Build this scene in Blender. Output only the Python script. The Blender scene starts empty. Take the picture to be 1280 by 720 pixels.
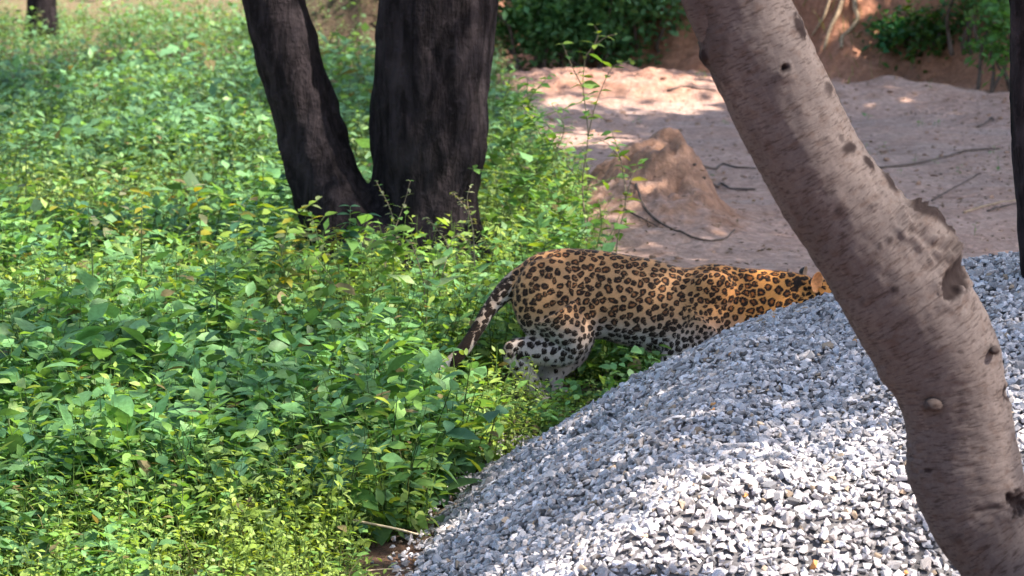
import bpy, bmesh, math, random
import numpy as np
from mathutils import Vector, Matrix
R = math.radians
rng = np.random.default_rng(7)
random.seed(7)
SC = bpy.context.scene
COL = SC.collection

# ------------------------------------------------------------------ camera, sky, sun
CAMZ, PITCH, FPX = 2.5, R(8.25), 4470.0
cam_d = bpy.data.cameras.new('camera'); cam = bpy.data.objects.new('camera', cam_d); COL.objects.link(cam)
cam.location = (0, 0, CAMZ); cam.rotation_euler = (R(90) - PITCH, 0, 0)
cam_d.sensor_width = 36; cam_d.lens = 36 * FPX / 1280
cam_d.clip_start = 0.1; cam_d.clip_end = 2000
cam_d.dof.use_dof = True; cam_d.dof.focus_distance = 11.9; cam_d.dof.aperture_fstop = 7.5
SC.camera = cam
SUN_EL, SUN_AZ = R(52), R(107)          # azimuth clockwise from +Y: from the right, a little to the camera's side
S = np.array([math.sin(SUN_AZ) * math.cos(SUN_EL), math.cos(SUN_AZ) * math.cos(SUN_EL), math.sin(SUN_EL)])
w = bpy.data.worlds.new('World'); SC.world = w; w.use_nodes = True
nt = w.node_tree; nt.nodes.clear()
sky = nt.nodes.new('ShaderNodeTexSky'); sky.sky_type = 'NISHITA'; sky.sun_disc = False
sky.sun_elevation = SUN_EL; sky.sun_rotation = SUN_AZ; sky.air_density = 1.0; sky.dust_density = 1.5
bg = nt.nodes.new('ShaderNodeBackground'); bg.inputs[1].default_value = 0.12
wo = nt.nodes.new('ShaderNodeOutputWorld')
nt.links.new(sky.outputs[0], bg.inputs[0]); nt.links.new(bg.outputs[0], wo.inputs[0])
sl = bpy.data.lights.new('sun', 'SUN'); sl.energy = 3.3; sl.angle = R(0.5); sl.color = (1, 0.93, 0.82)
so = bpy.data.objects.new('sun', sl); COL.objects.link(so)
so.rotation_euler = Vector(S).to_track_quat('Z', 'Y').to_euler(); so.location = (10, 0, 15)
SC.view_settings.view_transform = 'Standard'; SC.view_settings.look = 'None'
SC.view_settings.exposure = 2.05; SC.view_settings.gamma = 1
SC.cycles.max_bounces = 8; SC.cycles.transparent_max_bounces = 4

# ------------------------------------------------------------------ picture <-> place
def cdir(px, py):
    X = (px - 640) / FPX; Y = (360 - py) / FPX
    return np.array([X, math.cos(PITCH) + Y * math.sin(PITCH), -math.sin(PITCH) + Y * math.cos(PITCH)])
def W(px, py, Y):
    d = cdir(px, py); t = Y / d[1]
    return np.array([d[0] * t, Y, CAMZ + d[2] * t])
def G(px, py, z=0.0):
    d = cdir(px, py); t = (z - CAMZ) / d[2]
    return np.array([d[0] * t, d[1] * t, z])
def proj(V):
    V = np.asarray(V); x = V[..., 0]; y = V[..., 1]; z = V[..., 2] - CAMZ
    dep = y * math.cos(PITCH) - z * math.sin(PITCH); up = y * math.sin(PITCH) + z * math.cos(PITCH)
    return 640 + FPX * x / dep, 360 - FPX * up / dep

# ------------------------------------------------------------------ noise
def _h(i, j, k, s):
    n = (i.astype(np.int64) * 374761393 + j.astype(np.int64) * 668265263 + k.astype(np.int64) * 2147483647 + s * 974634777) & 0xffffffff
    n = ((n ^ (n >> 13)) * 1274126177) & 0xffffffff
    n = ((n ^ (n >> 16)) * 2246822519) & 0xffffffff
    return ((n ^ (n >> 15)) & 0xffffff) / float(0xffffff)
def vn(x, y, z=None, s=0):
    x = np.asarray(x, float); y = np.asarray(y, float); z = np.zeros_like(x) if z is None else np.asarray(z, float)
    xi, yi, zi = np.floor(x), np.floor(y), np.floor(z); fx, fy, fz = x - xi, y - yi, z - zi
    fx, fy, fz = [f * f * (3 - 2 * f) for f in (fx, fy, fz)]
    r = 0
    for a in (0, 1):
        for b in (0, 1):
            for c in (0, 1):
                r = r + _h(xi + a, yi + b, zi + c, s) * (fx if a else 1 - fx) * (fy if b else 1 - fy) * (fz if c else 1 - fz)
    return r * 2 - 1
def fbm(x, y, z=None, o=4, s=0):
    r = 0; a = 1; t = 0; f = 1
    z = np.zeros_like(np.asarray(x, float)) if z is None else z
    for i in range(o):
        r = r + a * vn(x * f, y * f, z * f, s + i); t += a; a *= .5; f *= 2.03
    return r / t
def sst(a, b, x):
    t = np.clip((x - a) / (b - a), 0, 1); return t * t * (3 - 2 * t)

# ------------------------------------------------------------------ objects
def mesh(name, V, F, mats=(), smooth=True, attrs=None, midx=None):
    V = np.asarray(V, np.float32); me = bpy.data.meshes.new(name)
    if isinstance(F, (list, tuple)) and len(F) and isinstance(F[0], np.ndarray) and F[0].ndim == 2: parts = F
    else: parts = [np.asarray(F)]
    me.vertices.add(len(V)); me.vertices.foreach_set('co', V.ravel())
    loops = np.concatenate([p.ravel() for p in parts]).astype(np.int32)
    sizes = np.concatenate([np.full(len(p), p.shape[1]) for p in parts]).astype(np.int32)
    starts = np.concatenate([[0], np.cumsum(sizes)[:-1]]).astype(np.int32)
    me.loops.add(len(loops)); me.loops.foreach_set('vertex_index', loops)
    me.polygons.add(len(sizes)); me.polygons.foreach_set('loop_start', starts)
    try: me.polygons.foreach_set('loop_total', sizes)
    except Exception: pass
    for m in mats: me.materials.append(m)
    if midx is not None: me.polygons.foreach_set('material_index', np.asarray(midx, np.int32))
    me.polygons.foreach_set('use_smooth', np.full(len(sizes), smooth))
    me.update(calc_edges=True); me.validate()
    for k, a in (attrs or {}).items():
        a = np.asarray(a, np.float32)
        if a.ndim == 1:
            at = me.attributes.new(k, 'FLOAT', 'POINT'); at.data.foreach_set('value', a)
        else:
            at = me.attributes.new(k, 'FLOAT_VECTOR', 'POINT'); at.data.foreach_set('vector', a[:, :3].ravel())
    return me
def put(name, me, parent=None, label=None, cat=None, group=None, kind=None, loc=(0, 0, 0)):
    o = bpy.data.objects.new(name, me); COL.objects.link(o); o.location = loc
    if parent: o.parent = parent
    if label: o['label'] = label
    if cat: o['category'] = cat
    if group: o['group'] = group
    if kind: o['kind'] = kind
    return o
def ob(name, V, F, m, parent=None, smooth=True, attrs=None, **k):
    V = np.asarray(V, float)
    off = np.zeros(3)
    if parent is not None: off = np.array(parent.location)
    return put(name, mesh(name, V - off, F, [m], smooth, attrs), parent, **k)
def thing(name, label, cat, loc, group=None):
    return put(name, None, None, label, cat, group, None, tuple(float(v) for v in loc))

# ------------------------------------------------------------------ materials
class Mat:
    def __init__(s, name):
        s.m = bpy.data.materials.new(name); s.m.use_nodes = True; s.t = s.m.node_tree; s.n = s.t.nodes; s.n.clear()
        s.out = s.n.new('ShaderNodeOutputMaterial'); s.b = s.n.new('ShaderNodeBsdfPrincipled')
        s.t.links.new(s.b.outputs[0], s.out.inputs[0])
    def set(s, k, v):
        i = s.b.inputs[k]
        if hasattr(v, 'is_output'): s.t.links.new(v, i)
        else: i.default_value = v
        return s
    def _in(s, i, v):
        if hasattr(v, 'is_output'): s.t.links.new(v, i)
        elif isinstance(v, (tuple, list)) and len(v) == 3 and len(i.default_value) == 4: i.default_value = (*v, 1)
        else: i.default_value = v
    def attr(s, name, vec=False):
        a = s.n.new('ShaderNodeAttribute'); a.attribute_name = name; return a.outputs['Vector' if vec else 'Fac']
    def obj(s): return s.n.new('ShaderNodeTexCoord').outputs['Object']
    def scale(s, v, sc):
        m = s.n.new('ShaderNodeMapping'); s._in(m.inputs[0], v); m.inputs[3].default_value = sc; return m.outputs[0]
    def noise(s, v, sc, det=4, rough=.55, dist=0):
        x = s.n.new('ShaderNodeTexNoise'); s._in(x.inputs['Vector'], v); x.inputs['Scale'].default_value = sc
        x.inputs['Detail'].default_value = det; x.inputs['Roughness'].default_value = rough; x.inputs['Distortion'].default_value = dist
        return x.outputs[0]
    def vor(s, v, sc, feat='F1'):
        x = s.n.new('ShaderNodeTexVoronoi'); x.feature = feat; s._in(x.inputs['Vector'], v); x.inputs['Scale'].default_value = sc; return x.outputs['Distance']
    def rmp(s, v, a, b, c=0., d=1.):
        x = s.n.new('ShaderNodeMapRange'); x.interpolation_type = 'SMOOTHSTEP'
        for i, q in enumerate((v, a, b, c, d)): s._in(x.inputs[i], q)
        return x.outputs[0]
    def math(s, op, a, b=0.):
        x = s.n.new('ShaderNodeMath'); x.operation = op; s._in(x.inputs[0], a); s._in(x.inputs[1], b); return x.outputs[0]
    def mix(s, f, a, b, mode='MIX'):
        x = s.n.new('ShaderNodeMix'); x.data_type = 'RGBA'; x.blend_type = mode
        s._in(x.inputs[0], f); s._in(x.inputs[6], a); s._in(x.inputs[7], b); return x.outputs[2]
    def bump(s, h, st, dist):
        x = s.n.new('ShaderNodeBump'); x.inputs['Strength'].default_value = st; x.inputs['Distance'].default_value = dist
        s._in(x.inputs['Height'], h); s.t.links.new(x.outputs[0], s.b.inputs['Normal']); return s

def leaf_mat(name, gloss=.5, trans=.42):
    M = Mat(name); c = M.attr('col', True); o = M.obj()
    c2 = M.mix(M.rmp(M.noise(o, 60, 3), .3, .7), c, M.mix(.5, c, (.5, .5, .35), 'MULTIPLY'))
    M.set('Base Color', c2).set('Roughness', gloss); M.b.inputs['Specular IOR Level'].default_value = .38
    M.bump(M.noise(o, 90, 3), .4, .004)
    tr = M.n.new('ShaderNodeBsdfTranslucent'); mx = M.n.new('ShaderNodeMixShader'); mx.inputs[0].default_value = trans
    M.t.links.new(M.mix(1, c2, (1.5, 1.35, .5), 'MULTIPLY'), tr.inputs[0])
    M.t.links.new(M.b.outputs[0], mx.inputs[1]); M.t.links.new(tr.outputs[0], mx.inputs[2]); M.t.links.new(mx.outputs[0], M.out.inputs[0])
    return M.m
LEAF = leaf_mat('leaf_green')
def plain(name, col, rough=.8, nsc=30, var=.4, bump=.004):
    M = Mat(name); o = M.obj(); n = M.noise(o, nsc, 5)
    M.set('Base Color', M.mix(M.rmp(n, .3, .7), tuple(c * (1 - var) for c in col), tuple(min(1, c * (1 + var)) for c in col))).set('Roughness', rough)
    M.bump(n, .6, bump); return M.m

# ground: zone attributes dirt / red / dry choose between the soils
M = Mat('earth'); o = M.obj(); zc = M.attr('col', True); n1 = M.noise(o, 2.2, 6, .6); n2 = M.noise(o, 22, 6, .65); n3 = M.noise(M.scale(o, (1, 2.6, 1)), 5, 5, .6)
c = M.mix(M.rmp(n2, .35, .7), M.mix(1, zc, (.74, .70, .68), 'MULTIPLY'), M.mix(1, zc, (1.12, 1.1, 1.1), 'MULTIPLY'))
c = M.mix(M.rmp(n1, .35, .65), c, M.mix(1, c, (.86, .8, .76), 'MULTIPLY'))
c = M.mix(M.rmp(n3, .56, .72, 0, .6), c, M.mix(1, c, (.62, .52, .46), 'MULTIPLY'))
c = M.mix(M.rmp(M.vor(o, 26), .0, .16, .6, 0), c, (.10, .06, .04)); c = M.mix(M.rmp(M.noise(o, 75, 4, .7), .56, .7, 0, .45), c, M.mix(1, zc, (.5, .42, .38), 'MULTIPLY'))
M.set('Base Color', c).set('Roughness', .95); M.bump(M.math('ADD', M.math('ADD', n2, M.math('MULTIPLY', n3, 1.6)), M.math('MULTIPLY', M.noise(o, 55, 5, .7), .5)), 1., .035); EARTH = M.m

M = Mat('crushed_stone'); o = M.obj(); c = M.attr('col', True); n = M.noise(o, 160, 4)
M.set('Base Color', M.mix(M.rmp(n, .3, .7), M.mix(1, c, (.72, .72, .74), 'MULTIPLY'), M.mix(1, c, (1.12, 1.1, 1.1), 'MULTIPLY'))).set('Roughness', .75).bump(n, .5, .003); STONE = M.m
HEAPM = plain('gravel_fines', (.11, .10, .105), .95, 60)

# ------------------------------------------------------------------ ground
HEAP = np.array([(-.35, 9.4), (-.26, 10.6), (-.28, 11.3), (-.19, 12.3), (-.08, 12.75), (.12, 13.2), (.42, 13.62), (.85, 13.9), (1.5, 13.98), (3.4, 13.9), (3.9, 12.5), (3.7, 10), (2.8, 9.3), (1.2, 9.2), (.2, 9.1)])
def pdist(x, y, P):
    d = np.full(np.shape(x), 1e9); ins = np.zeros(np.shape(x), bool)
    for i in range(len(P)):
        a, b = P[i], P[(i + 1) % len(P)]; e = b - a
        t = np.clip(((x - a[0]) * e[0] + (y - a[1]) * e[1]) / (e @ e), 0, 1)
        d = np.minimum(d, np.hypot(x - a[0] - t * e[0], y - a[1] - t * e[1]))
        c = (a[1] > y) != (b[1] > y)
        xx = a[0] + (y - a[1]) * e[0] / (e[1] if abs(e[1]) > 1e-9 else 1e-9)
        ins ^= c & (x < xx)
    return np.where(ins, d, -d)
def heapz(x, y):
    d = pdist(x, y, HEAP)
    d = d + .04 * vn(x * 2.2, y * 2.2, s=5)
    h = .60 * np.maximum(d, -.2)
    top = .60 + .21 * sst(.85, 1.9, x) - .10 * sst(12.2, 10.4, y)
    k = .09; hh = np.clip(.5 + .5 * (top - h) / k, 0, 1)
    r = top * (1 - hh) + h * hh - k * hh * (1 - hh)
    return r + .012 * vn(x * 6, y * 6, s=8)
def vegmask(x, y):
    """1 where weeds stand, in ground coordinates"""
    P = np.array([G(*p)[:2] for p in [(-900, 900), (-500, 300), (-420, 60), (-60, 26), (140, 18), (200, 8), (300, -10), (420, -50), (605, -50), (628, 60), (635, 110), (672, 190), (722, 262), (752, 320), (772, 372), (792, 430), (835, 470), (850, 520), (700, 600), (560, 690), (500, 735), (470, 900)]])
    return pdist(x, y, P)
def gz(x, y):
    x = np.asarray(x, float); y = np.asarray(y, float)
    z = .035 * fbm(x * .7, y * .7, o=3, s=11)
    sand = sst(.1, -.25, vegmask(x, y)) * sst(8, 16, y)
    z += sand * (.05 * fbm(x * 1.3, y * 2.2, o=4, s=21) + .016 * fbm(x * 7, y * 9, o=3, s=31))
    # eroded mound on the sand
    def bump(cx, cy, h, sl, sr, sf, sb, p=2.):
        dx = x - cx + .09 * fbm(x * 3, y * 3, o=3, s=41); dy = y - cy + .1 * fbm(x * 3, y * 3, o=3, s=51)
        ax = np.where(dx > 0, dx / sr, dx / sl); ay = np.where(dy > 0, dy / sb, dy / sf)
        r = np.hypot(ax, ay); e = np.exp(-r ** p)
        return h * e * (1 + .30 * fbm(x * 4.5, y * 4.5, o=5, s=61) - .22 * np.abs(fbm(x * 9, y * 9, o=3, s=63)) * sst(.1, .5, e))
    m = G(855, 290)
    z += bump(m[0] - .05, m[1] + .45, .37, .36, .24, .5, .42, 2.6) + bump(m[0] - .35, m[1] + .1, .25, .78, .55, .9, .7, 1.5) + bump(m[0] - .8, m[1] + 1.4, .16, .35, .4, .5, .6, 2.5)
    mm = sst(.10, .3, z) * sst(17.5, 18, y) * sst(21.5, 20.8, y) * sst(-.6, 0, x)
    z += mm * (.06 * fbm(x * 11, y * 8, o=4, s=65) - .09 * np.abs(fbm(x * 6, y * 6, o=4, s=66)) + .02 * fbm(x * 26, y * 20, o=3, s=67))
    # low berm behind it, with a sunlit face
    z += bump(.55, 27.2, .20, 1.1, 1.7, .7, 1.2, 3.) + bump(-.35, 26.2, .12, .7, .8, .8, 1., 2.)
    z += bump(3.15, 27.4, .09, .5, .9, .6, .8, 2.4) + bump(2.55, 26.9, .1, .5, .5, .4, .5)
    z -= .10 * np.exp(-((y - 22.8 - .35 * np.sin(x * 1.3)) / .5) ** 2) * sst(1.2, 2.5, x) * .4
    # cut bank
    toe = 29.9 - .50 * np.clip(x, -1, 6) + .8 * fbm(x * .55, y * .1, o=3, s=71) + .38 * np.abs(fbm(x * 1.9, y * .35, o=3, s=72))
    t = (y - toe) / 1.9
    amp = 2.3 * sst(-2.6, -.6, x)
    z += amp * (sst(0, 1, t) * .85 + .15 * sst(0, 3, t)) + amp * .085 * sst(-.1, .25, t) * sst(1.6, .8, t) * fbm(x * 3.4, y * 3.4 + z * 2, o=4, s=81)
    z += .12 * sst(-1.1, 0, t) * sst(.5, 0, t) * np.maximum(fbm(x * 2.4, y * 2.4, o=3, s=91), 0) * sst(-2, 0, x)
    z += .3 * sst(40, 90, np.hypot(x, y)) * fbm(x * .05, y * .05, o=3, s=99)
    return z
def RG(px, py):
    d = cdir(px, py); t = np.arange(10, 34, .03) / d[1]; X_, Y_, Z_ = d[0] * t, d[1] * t, CAMZ + d[2] * t
    k = np.where(Z_ <= gz(X_, Y_))[0]
    return np.array([X_[k[0]], Y_[k[0]], Z_[k[0]]]) if len(k) else G(px, py)
def lines(segs):
    r = []
    for a, b, d in segs: r += list(np.arange(a, b, d))
    return np.array(r + [segs[-1][1]])
gx = np.concatenate([-np.geomspace(900, 9, 26)[:-1], lines([(-9, -1.4, .14), (-1.4, .1, .04), (.1, 1.5, .025), (1.5, 5, .05), (5, 9, .14)])[:-1], np.geomspace(9, 900, 26)])
gy = np.concatenate([-np.geomspace(900, 2, 16)[:-1], lines([(-2, 8, .5), (8, 17, .1), (17, 18.2, .06), (18.2, 20.4, .025), (20.4, 25, .07), (25, 32.4, .05), (32.4, 42, .2)])[:-1], np.geomspace(42, 1500, 28)])
XX, YY = np.meshgrid(gx, gy); ZZ = gz(XX, YY)
nx, ny = len(gx), len(gy)
def gridf(nx, ny):
    i = np.arange((ny - 1) * (nx - 1)); r, c = i // (nx - 1), i % (nx - 1); a = r * nx + c
    return np.stack([a, a + 1, a + nx + 1, a + nx], 1)
def mixc(a, b, t): return np.asarray(a) * (1 - t[..., None]) + np.asarray(b) * t[..., None]
vm = vegmask(XX, YY)
colr = np.zeros(XX.shape + (3,)) + np.array((.68, .455, .375))
slope = np.hypot(*np.gradient(ZZ)) * 0
gyz = np.abs(np.gradient(ZZ, gy, axis=0)); gxz = np.abs(np.gradient(ZZ, gx, axis=1)); steep = sst(.25, .9, gyz + gxz)
colr = mixc(colr, (.56, .41, .36), .5 * sst(-.1, .35, fbm(XX * 1.1, YY * 2.3, o=4, s=201)))
colr = mixc(colr, (.52, .31, .22), steep * sst(14, 18, YY))
redd = sst(-.9, .2, (YY - 29.9 + .50 * np.clip(XX, -1, 6)) / 1.2) * sst(-2, 0, XX) + .55 * sst(1.4, .2, np.hypot((XX - .6) / 1.6, (YY - 27.4)))
colr = mixc(colr, (.56, .26, .16), np.clip(redd, 0, 1) * .85)
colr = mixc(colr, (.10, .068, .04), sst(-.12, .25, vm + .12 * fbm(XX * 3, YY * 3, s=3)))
colr = mixc(colr, (.27, .21, .12), sst(30.5, 32, YY) * sst(-1.4, -2, XX))
mid = sst(1.1, .7, np.hypot((XX + .36) / .2, (YY - 11.05) / .5)); colr = mixc(colr, (.17, .095, .062), mid)
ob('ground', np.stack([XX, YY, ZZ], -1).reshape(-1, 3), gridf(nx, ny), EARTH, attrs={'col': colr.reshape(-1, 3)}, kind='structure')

# ------------------------------------------------------------------ tubes and lofts
def catmull(P, n):
    P = np.asarray(P, float); Q = np.vstack([2 * P[0] - P[1], P, 2 * P[-1] - P[-2]]); out = []
    for i in range(1, len(Q) - 2):
        t = np.linspace(0, 1, n, endpoint=False)[:, None]
        a, b, c, d = Q[i - 1], Q[i], Q[i + 1], Q[i + 2]
        out.append(.5 * ((2 * b) + (c - a) * t + (2 * a - 5 * b + 4 * c - d) * t ** 2 + (3 * b - a - 3 * c + d) * t ** 3))
    return np.vstack(out + [Q[-2][None]])
def tube(P, r, N=8, cap=True, flat=1.):
    """swept tube: P centres, r radii; returns V, [quads, tris], (cos, sin, length) coordinates"""
    P = np.asarray(P, float); r = np.broadcast_to(np.asarray(r, float), (len(P),))
    T = np.gradient(P, axis=0); T /= np.linalg.norm(T, axis=1)[:, None] + 1e-12
    u = np.cross(T[0], [0, 1, 0.01]); u /= np.linalg.norm(u); U = []
    for t in T:
        u = u - t * (u @ t); u /= np.linalg.norm(u); U.append(u)
    U = np.array(U); Wv = np.cross(T, U)
    a = np.linspace(0, 2 * np.pi, N, endpoint=False)
    V = P[:, None] + r[:, None, None] * (np.cos(a)[None, :, None] * U[:, None] + np.sin(a)[None, :, None] * Wv[:, None] * flat)
    n = len(P); i = np.arange((n - 1) * N); k, j = i // N, i % N; j2 = (j + 1) % N
    F = np.stack([k * N + j, k * N + j2, (k + 1) * N + j2, (k + 1) * N + j], 1)
    L = np.concatenate([[0], np.cumsum(np.linalg.norm(np.diff(P, axis=0), axis=1))])
    bc = np.stack([np.broadcast_to(np.cos(a) * r.mean(), (n, N)), np.broadcast_to(np.sin(a) * r.mean(), (n, N)), np.broadcast_to(L[:, None], (n, N))], -1).reshape(-1, 3)
    V = V.reshape(-1, 3); fl = [F]
    if cap:
        V = np.vstack([V, P[0], P[-1]]); bc = np.vstack([bc, [0, 0, 0], [0, 0, L[-1]]]); j = np.arange(N)
        fl.append(np.vstack([np.stack([(j + 1) % N, j, np.full(N, n * N)], 1), np.stack([(n - 1) * N + j, (n - 1) * N + (j + 1) % N, np.full(N, n * N + 1)], 1)]))
    return V, fl, bc
def join(parts):
    """parts: (V, [F...], attr) -> one V, faces, attr"""
    Vs, Fs, As, k = [], {}, [], 0
    for V, F, A in parts:
        for f in (F if isinstance(F, list) else [F]): Fs.setdefault(f.shape[1], []).append(f + k)
        Vs.append(V); As.append(A); k += len(V)
    return np.vstack(Vs), [np.vstack(v) for v in Fs.values()], np.vstack(As)
def normals(me):
    n = np.zeros(len(me.vertices) * 3, np.float32); me.vertex_normals.foreach_get('vector', n); return n.reshape(-1, 3)
def remesh(parts, vox, smooth=8, fac=.5):
    me = mesh('tmp', *join([(V, F, V) for V, F in parts])[:2]); o = bpy.data.objects.new('tmp', me); COL.objects.link(o)
    m = o.modifiers.new('r', 'REMESH'); m.mode = 'VOXEL'; m.voxel_size = vox
    m = o.modifiers.new('s', 'SMOOTH'); m.factor = fac; m.iterations = smooth
    dg = bpy.context.evaluated_depsgraph_get(); e = o.evaluated_get(dg); r = bpy.data.meshes.new_from_object(e)
    bpy.data.objects.remove(o); bpy.data.meshes.remove(me)
    V = np.zeros(len(r.vertices) * 3, np.float32); r.vertices.foreach_get('co', V)
    L = np.zeros(len(r.loops), np.int32); r.loops.foreach_get('vertex_index', L)
    S_ = np.zeros(len(r.polygons), np.int32); r.polygons.foreach_get('loop_total', S_)
    N_ = normals(r).copy(); st = np.concatenate([[0], np.cumsum(S_)[:-1]])
    F = [np.stack([L[st[S_ == k] + j] for j in range(k)], 1) for k in np.unique(S_)]
    bpy.data.meshes.remove(r); return V.reshape(-1, 3).astype(float), F, N_

# ------------------------------------------------------------------ bark
def bark_mat(name, light, dark, dash, spec=.3):
    M = Mat(name); b = M.attr('bark', True); dk = M.attr('dark')
    st = M.noise(M.scale(b, (10, 10, 58)), 2.7, 5, .62, .3); big = M.noise(M.scale(b, (1, 1, .5)), 7, 4); fine = M.noise(b, 130, 4)
    blot = M.noise(M.scale(b, (1, 1, 1.6)), 22, 4, .6)
    c = M.mix(M.rmp(big, .3, .7), M.mix(1, light, (.78, .76, .76), 'MULTIPLY'), M.mix(1, light, (1.12, 1.08, 1.04), 'MULTIPLY'))
    c = M.mix(M.rmp(blot, .48, .7, 0, .6), c, M.mix(1, light, (.60, .46, .38), 'MULTIPLY')); c = M.mix(M.rmp(M.noise(M.scale(b, (1, 1, .35)), 16, 5, .65, .8), .58, .72, 0, .4), c, M.mix(1, light, (1.35, 1.3, 1.25), 'MULTIPLY'))
    c = M.mix(M.math('MULTIPLY', M.rmp(st, .50, .66), dash), c, dark)
    c = M.mix(M.rmp(fine, .35, .65, 0, .18), c, dark)
    c = M.mix(M.rmp(dk, .05, .8), c, (.014, .009, .009))
    M.set('Base Color', c).set('Roughness', .85); M.b.inputs['Specular IOR Level'].default_value = .1
    M.bump(M.math('ADD', M.math('MULTIPLY', st, -1.2), M.math('MULTIPLY', fine, .3)), .6, .0022); return M.m
BARK = bark_mat('smooth_grey_bark', (.092, .076, .074), (.025, .017, .015), .72)
M = Mat('dark_rough_bark'); b = M.attr('bark', True); n = M.noise(M.scale(b, (9, 9, 2)), 2.5, 6, .65, .5); n2 = M.noise(b, 35, 5); n3 = M.noise(b, 3.2, 3)
c = M.mix(M.rmp(n, .35, .7), (.008, .006, .007), (.034, .026, .029)); c = M.mix(M.rmp(n2, .55, .75, 0, .5), c, (.055, .043, .048)); c = M.mix(M.rmp(n3, .52, .7, 0, .35), c, (.07, .055, .06))
M.b.inputs['Specular IOR Level'].default_value = .1; M.set('Base Color', c).set('Roughness', .9).bump(M.math('ADD', n, M.math('MULTIPLY', n2, .4)), 1., .03); DARKBARK = M.m
WOOD = plain('dry_wood', (.11, .075, .06), .85, 60)
PALEROOT = plain('pale_root', (.36, .25, .16), .85, 40)

LIT = []      # (cx, cy, cz, rx, ry): chosen sun patches; crown leaves that would shade them are left out
def lit_px(px, py, rx, ry, z=.2, keep=.03, mg=.22):
    c = G(px, py, z); a = G(px + rx, py, z); d = G(px, py - ry, z); e = G(px, py + ry, z)
    LIT.append((c[0], (d[1] + e[1]) / 2, z, abs(a[0] - c[0]), abs(d[1] - e[1]) / 2, keep, mg))
for a in [(120, 690, 330, 62), (380, 715, 110, 30), (50, 300, 120, 90), (120, 410, 120, 45), (230, 330, 60, 50), (180, 95, 130, 32), (60, 40, 60, 25), (420, 45, 130, 30), (330, 25, 60, 25),
          (690, 300, 60, 55), (480, 345, 80, 28), (610, 480, 110, 30), (700, 505, 60, 22), (450, 420, 60, 20), (790, 140, 130, 12), (850, 100, 110, 14), (250, 180, 60, 22), (560, 380, 50, 25)]: lit_px(*a)
for a in [(300, 250, 420, 260), (700, 300, 90, 130)]: lit_px(*a, keep=.42)
lit_px(250, 520, 420, 110, keep=.36)
lit_px(1100, 60, 200, 60, .3, .22); lit_px(740, 30, 140, 50, .6, .4)
for a in [(980, 660, 280, 62, .42), (820, 690, 190, 40, .3), (1150, 600, 130, 60, .5)]: lit_px(*a, keep=.06)
for px, py, r in [(960, 356, .17), (1000, 350, .12), (890, 395, .08), (725, 385, .05)]:
    p = W(px, py, 14.1); LIT.append((p[0], p[1], p[2], r, r, .03, .18))
for px, py in [(950, 0), (965, 50), (985, 100), (1010, 150), (1040, 200), (1070, 250), (1100, 290), (1135, 330)]:
    p = W(px, py, 9.2); LIT.append((p[0], p[1], p[2], .17, .17, .0, .45))
LIT.append((-5, 40, 0, 7, 8.6, .1, .2)); LIT.append((0, 60, 0, 60, 16, .1, .2))
LIT = np.array(LIT)
def leafcloud(cent, rad, ncl, per, seed, lo=3.4, size=(.10, .17), clr=.25, gaps=True, base=(.08, .15, .035)):
    g = np.random.default_rng(seed); cent = np.asarray(cent, float); rad = np.asarray(rad, float)
    C = []
    while len(C) < ncl:
        p = g.normal(size=(ncl * 2, 3)); p /= np.linalg.norm(p, axis=1)[:, None]; p *= g.random((ncl * 2, 1)) ** .4; k = g.integers(len(cent), size=len(p)); p = cent[k] + p * rad[k]
        p = p[p[:, 2] > lo]
        p = p[fbm(p[:, 0] * .9, p[:, 1] * .9, p[:, 2] * .9, o=2, s=seed) > -.22]
        if gaps:
            keep = np.ones(len(p), bool)
            for cx, cy, cz, rx, ry, kp, mg in LIT:
                t = (p[:, 2] - cz) / S[2]; qx = p[:, 0] - S[0] * t; qy = p[:, 1] - S[1] * t
                keep &= (((qx - cx) / (rx + mg)) ** 2 + ((qy - cy) / (ry + mg)) ** 2 > 1) | (g.random(len(p)) < kp)
            p = p[keep]
        C += list(p)
    C = np.array(C[:ncl]); P = np.repeat(C, per, 0) + g.normal(size=(ncl * per, 3)) * clr * np.array([1, 1, .7])
    n = len(P); L = g.uniform(*size, n)
    az = g.random(n) * 2 * np.pi; el = g.normal(-.15, .5, n); d = np.stack([np.cos(az) * np.cos(el), np.sin(az) * np.cos(el), np.sin(el)], 1)
    s = np.cross(d, [0, 0, 1]) + g.normal(size=(n, 3)) * .45; s -= d * (s * d).sum(1)[:, None]; s /= np.linalg.norm(s, axis=1)[:, None]
    up = np.cross(s, d)
    V = np.stack([P, P + d * (L * .45)[:, None] + s * (L * .27)[:, None] + up * (L * .08)[:, None], P + d * L[:, None], P + d * (L * .45)[:, None] - s * (L * .27)[:, None] + up * (L * .08)[:, None]], 1).reshape(-1, 3)
    i = np.arange(n)[:, None] * 4; F = np.vstack([i + [0, 1, 2], i + [0, 2, 3]])
    cc = np.array(base) * g.uniform(.55, 1.5, (n, 1)) * np.array([1, 1, 1]) + g.random((n, 1)) * np.array([.04, .03, 0.])
    return V, F, np.repeat(cc, 4, 0)

def limb(p0, p1, r0, r1, sag=.2, seed=0, N=10):
    g = np.random.default_rng(seed); p0, p1 = np.array(p0, float), np.array(p1, float); d = np.linalg.norm(p1 - p0)
    m = [p0 + (p1 - p0) * t + g.normal(size=3) * .06 * d * (t * (1 - t) * 4) + [0, 0, sag * d * t * (1 - t)] for t in (0, .25, .5, .75, 1)]
    P = catmull(m, 5); return tube(P, np.linspace(r0, r1, len(P)), N)

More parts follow.
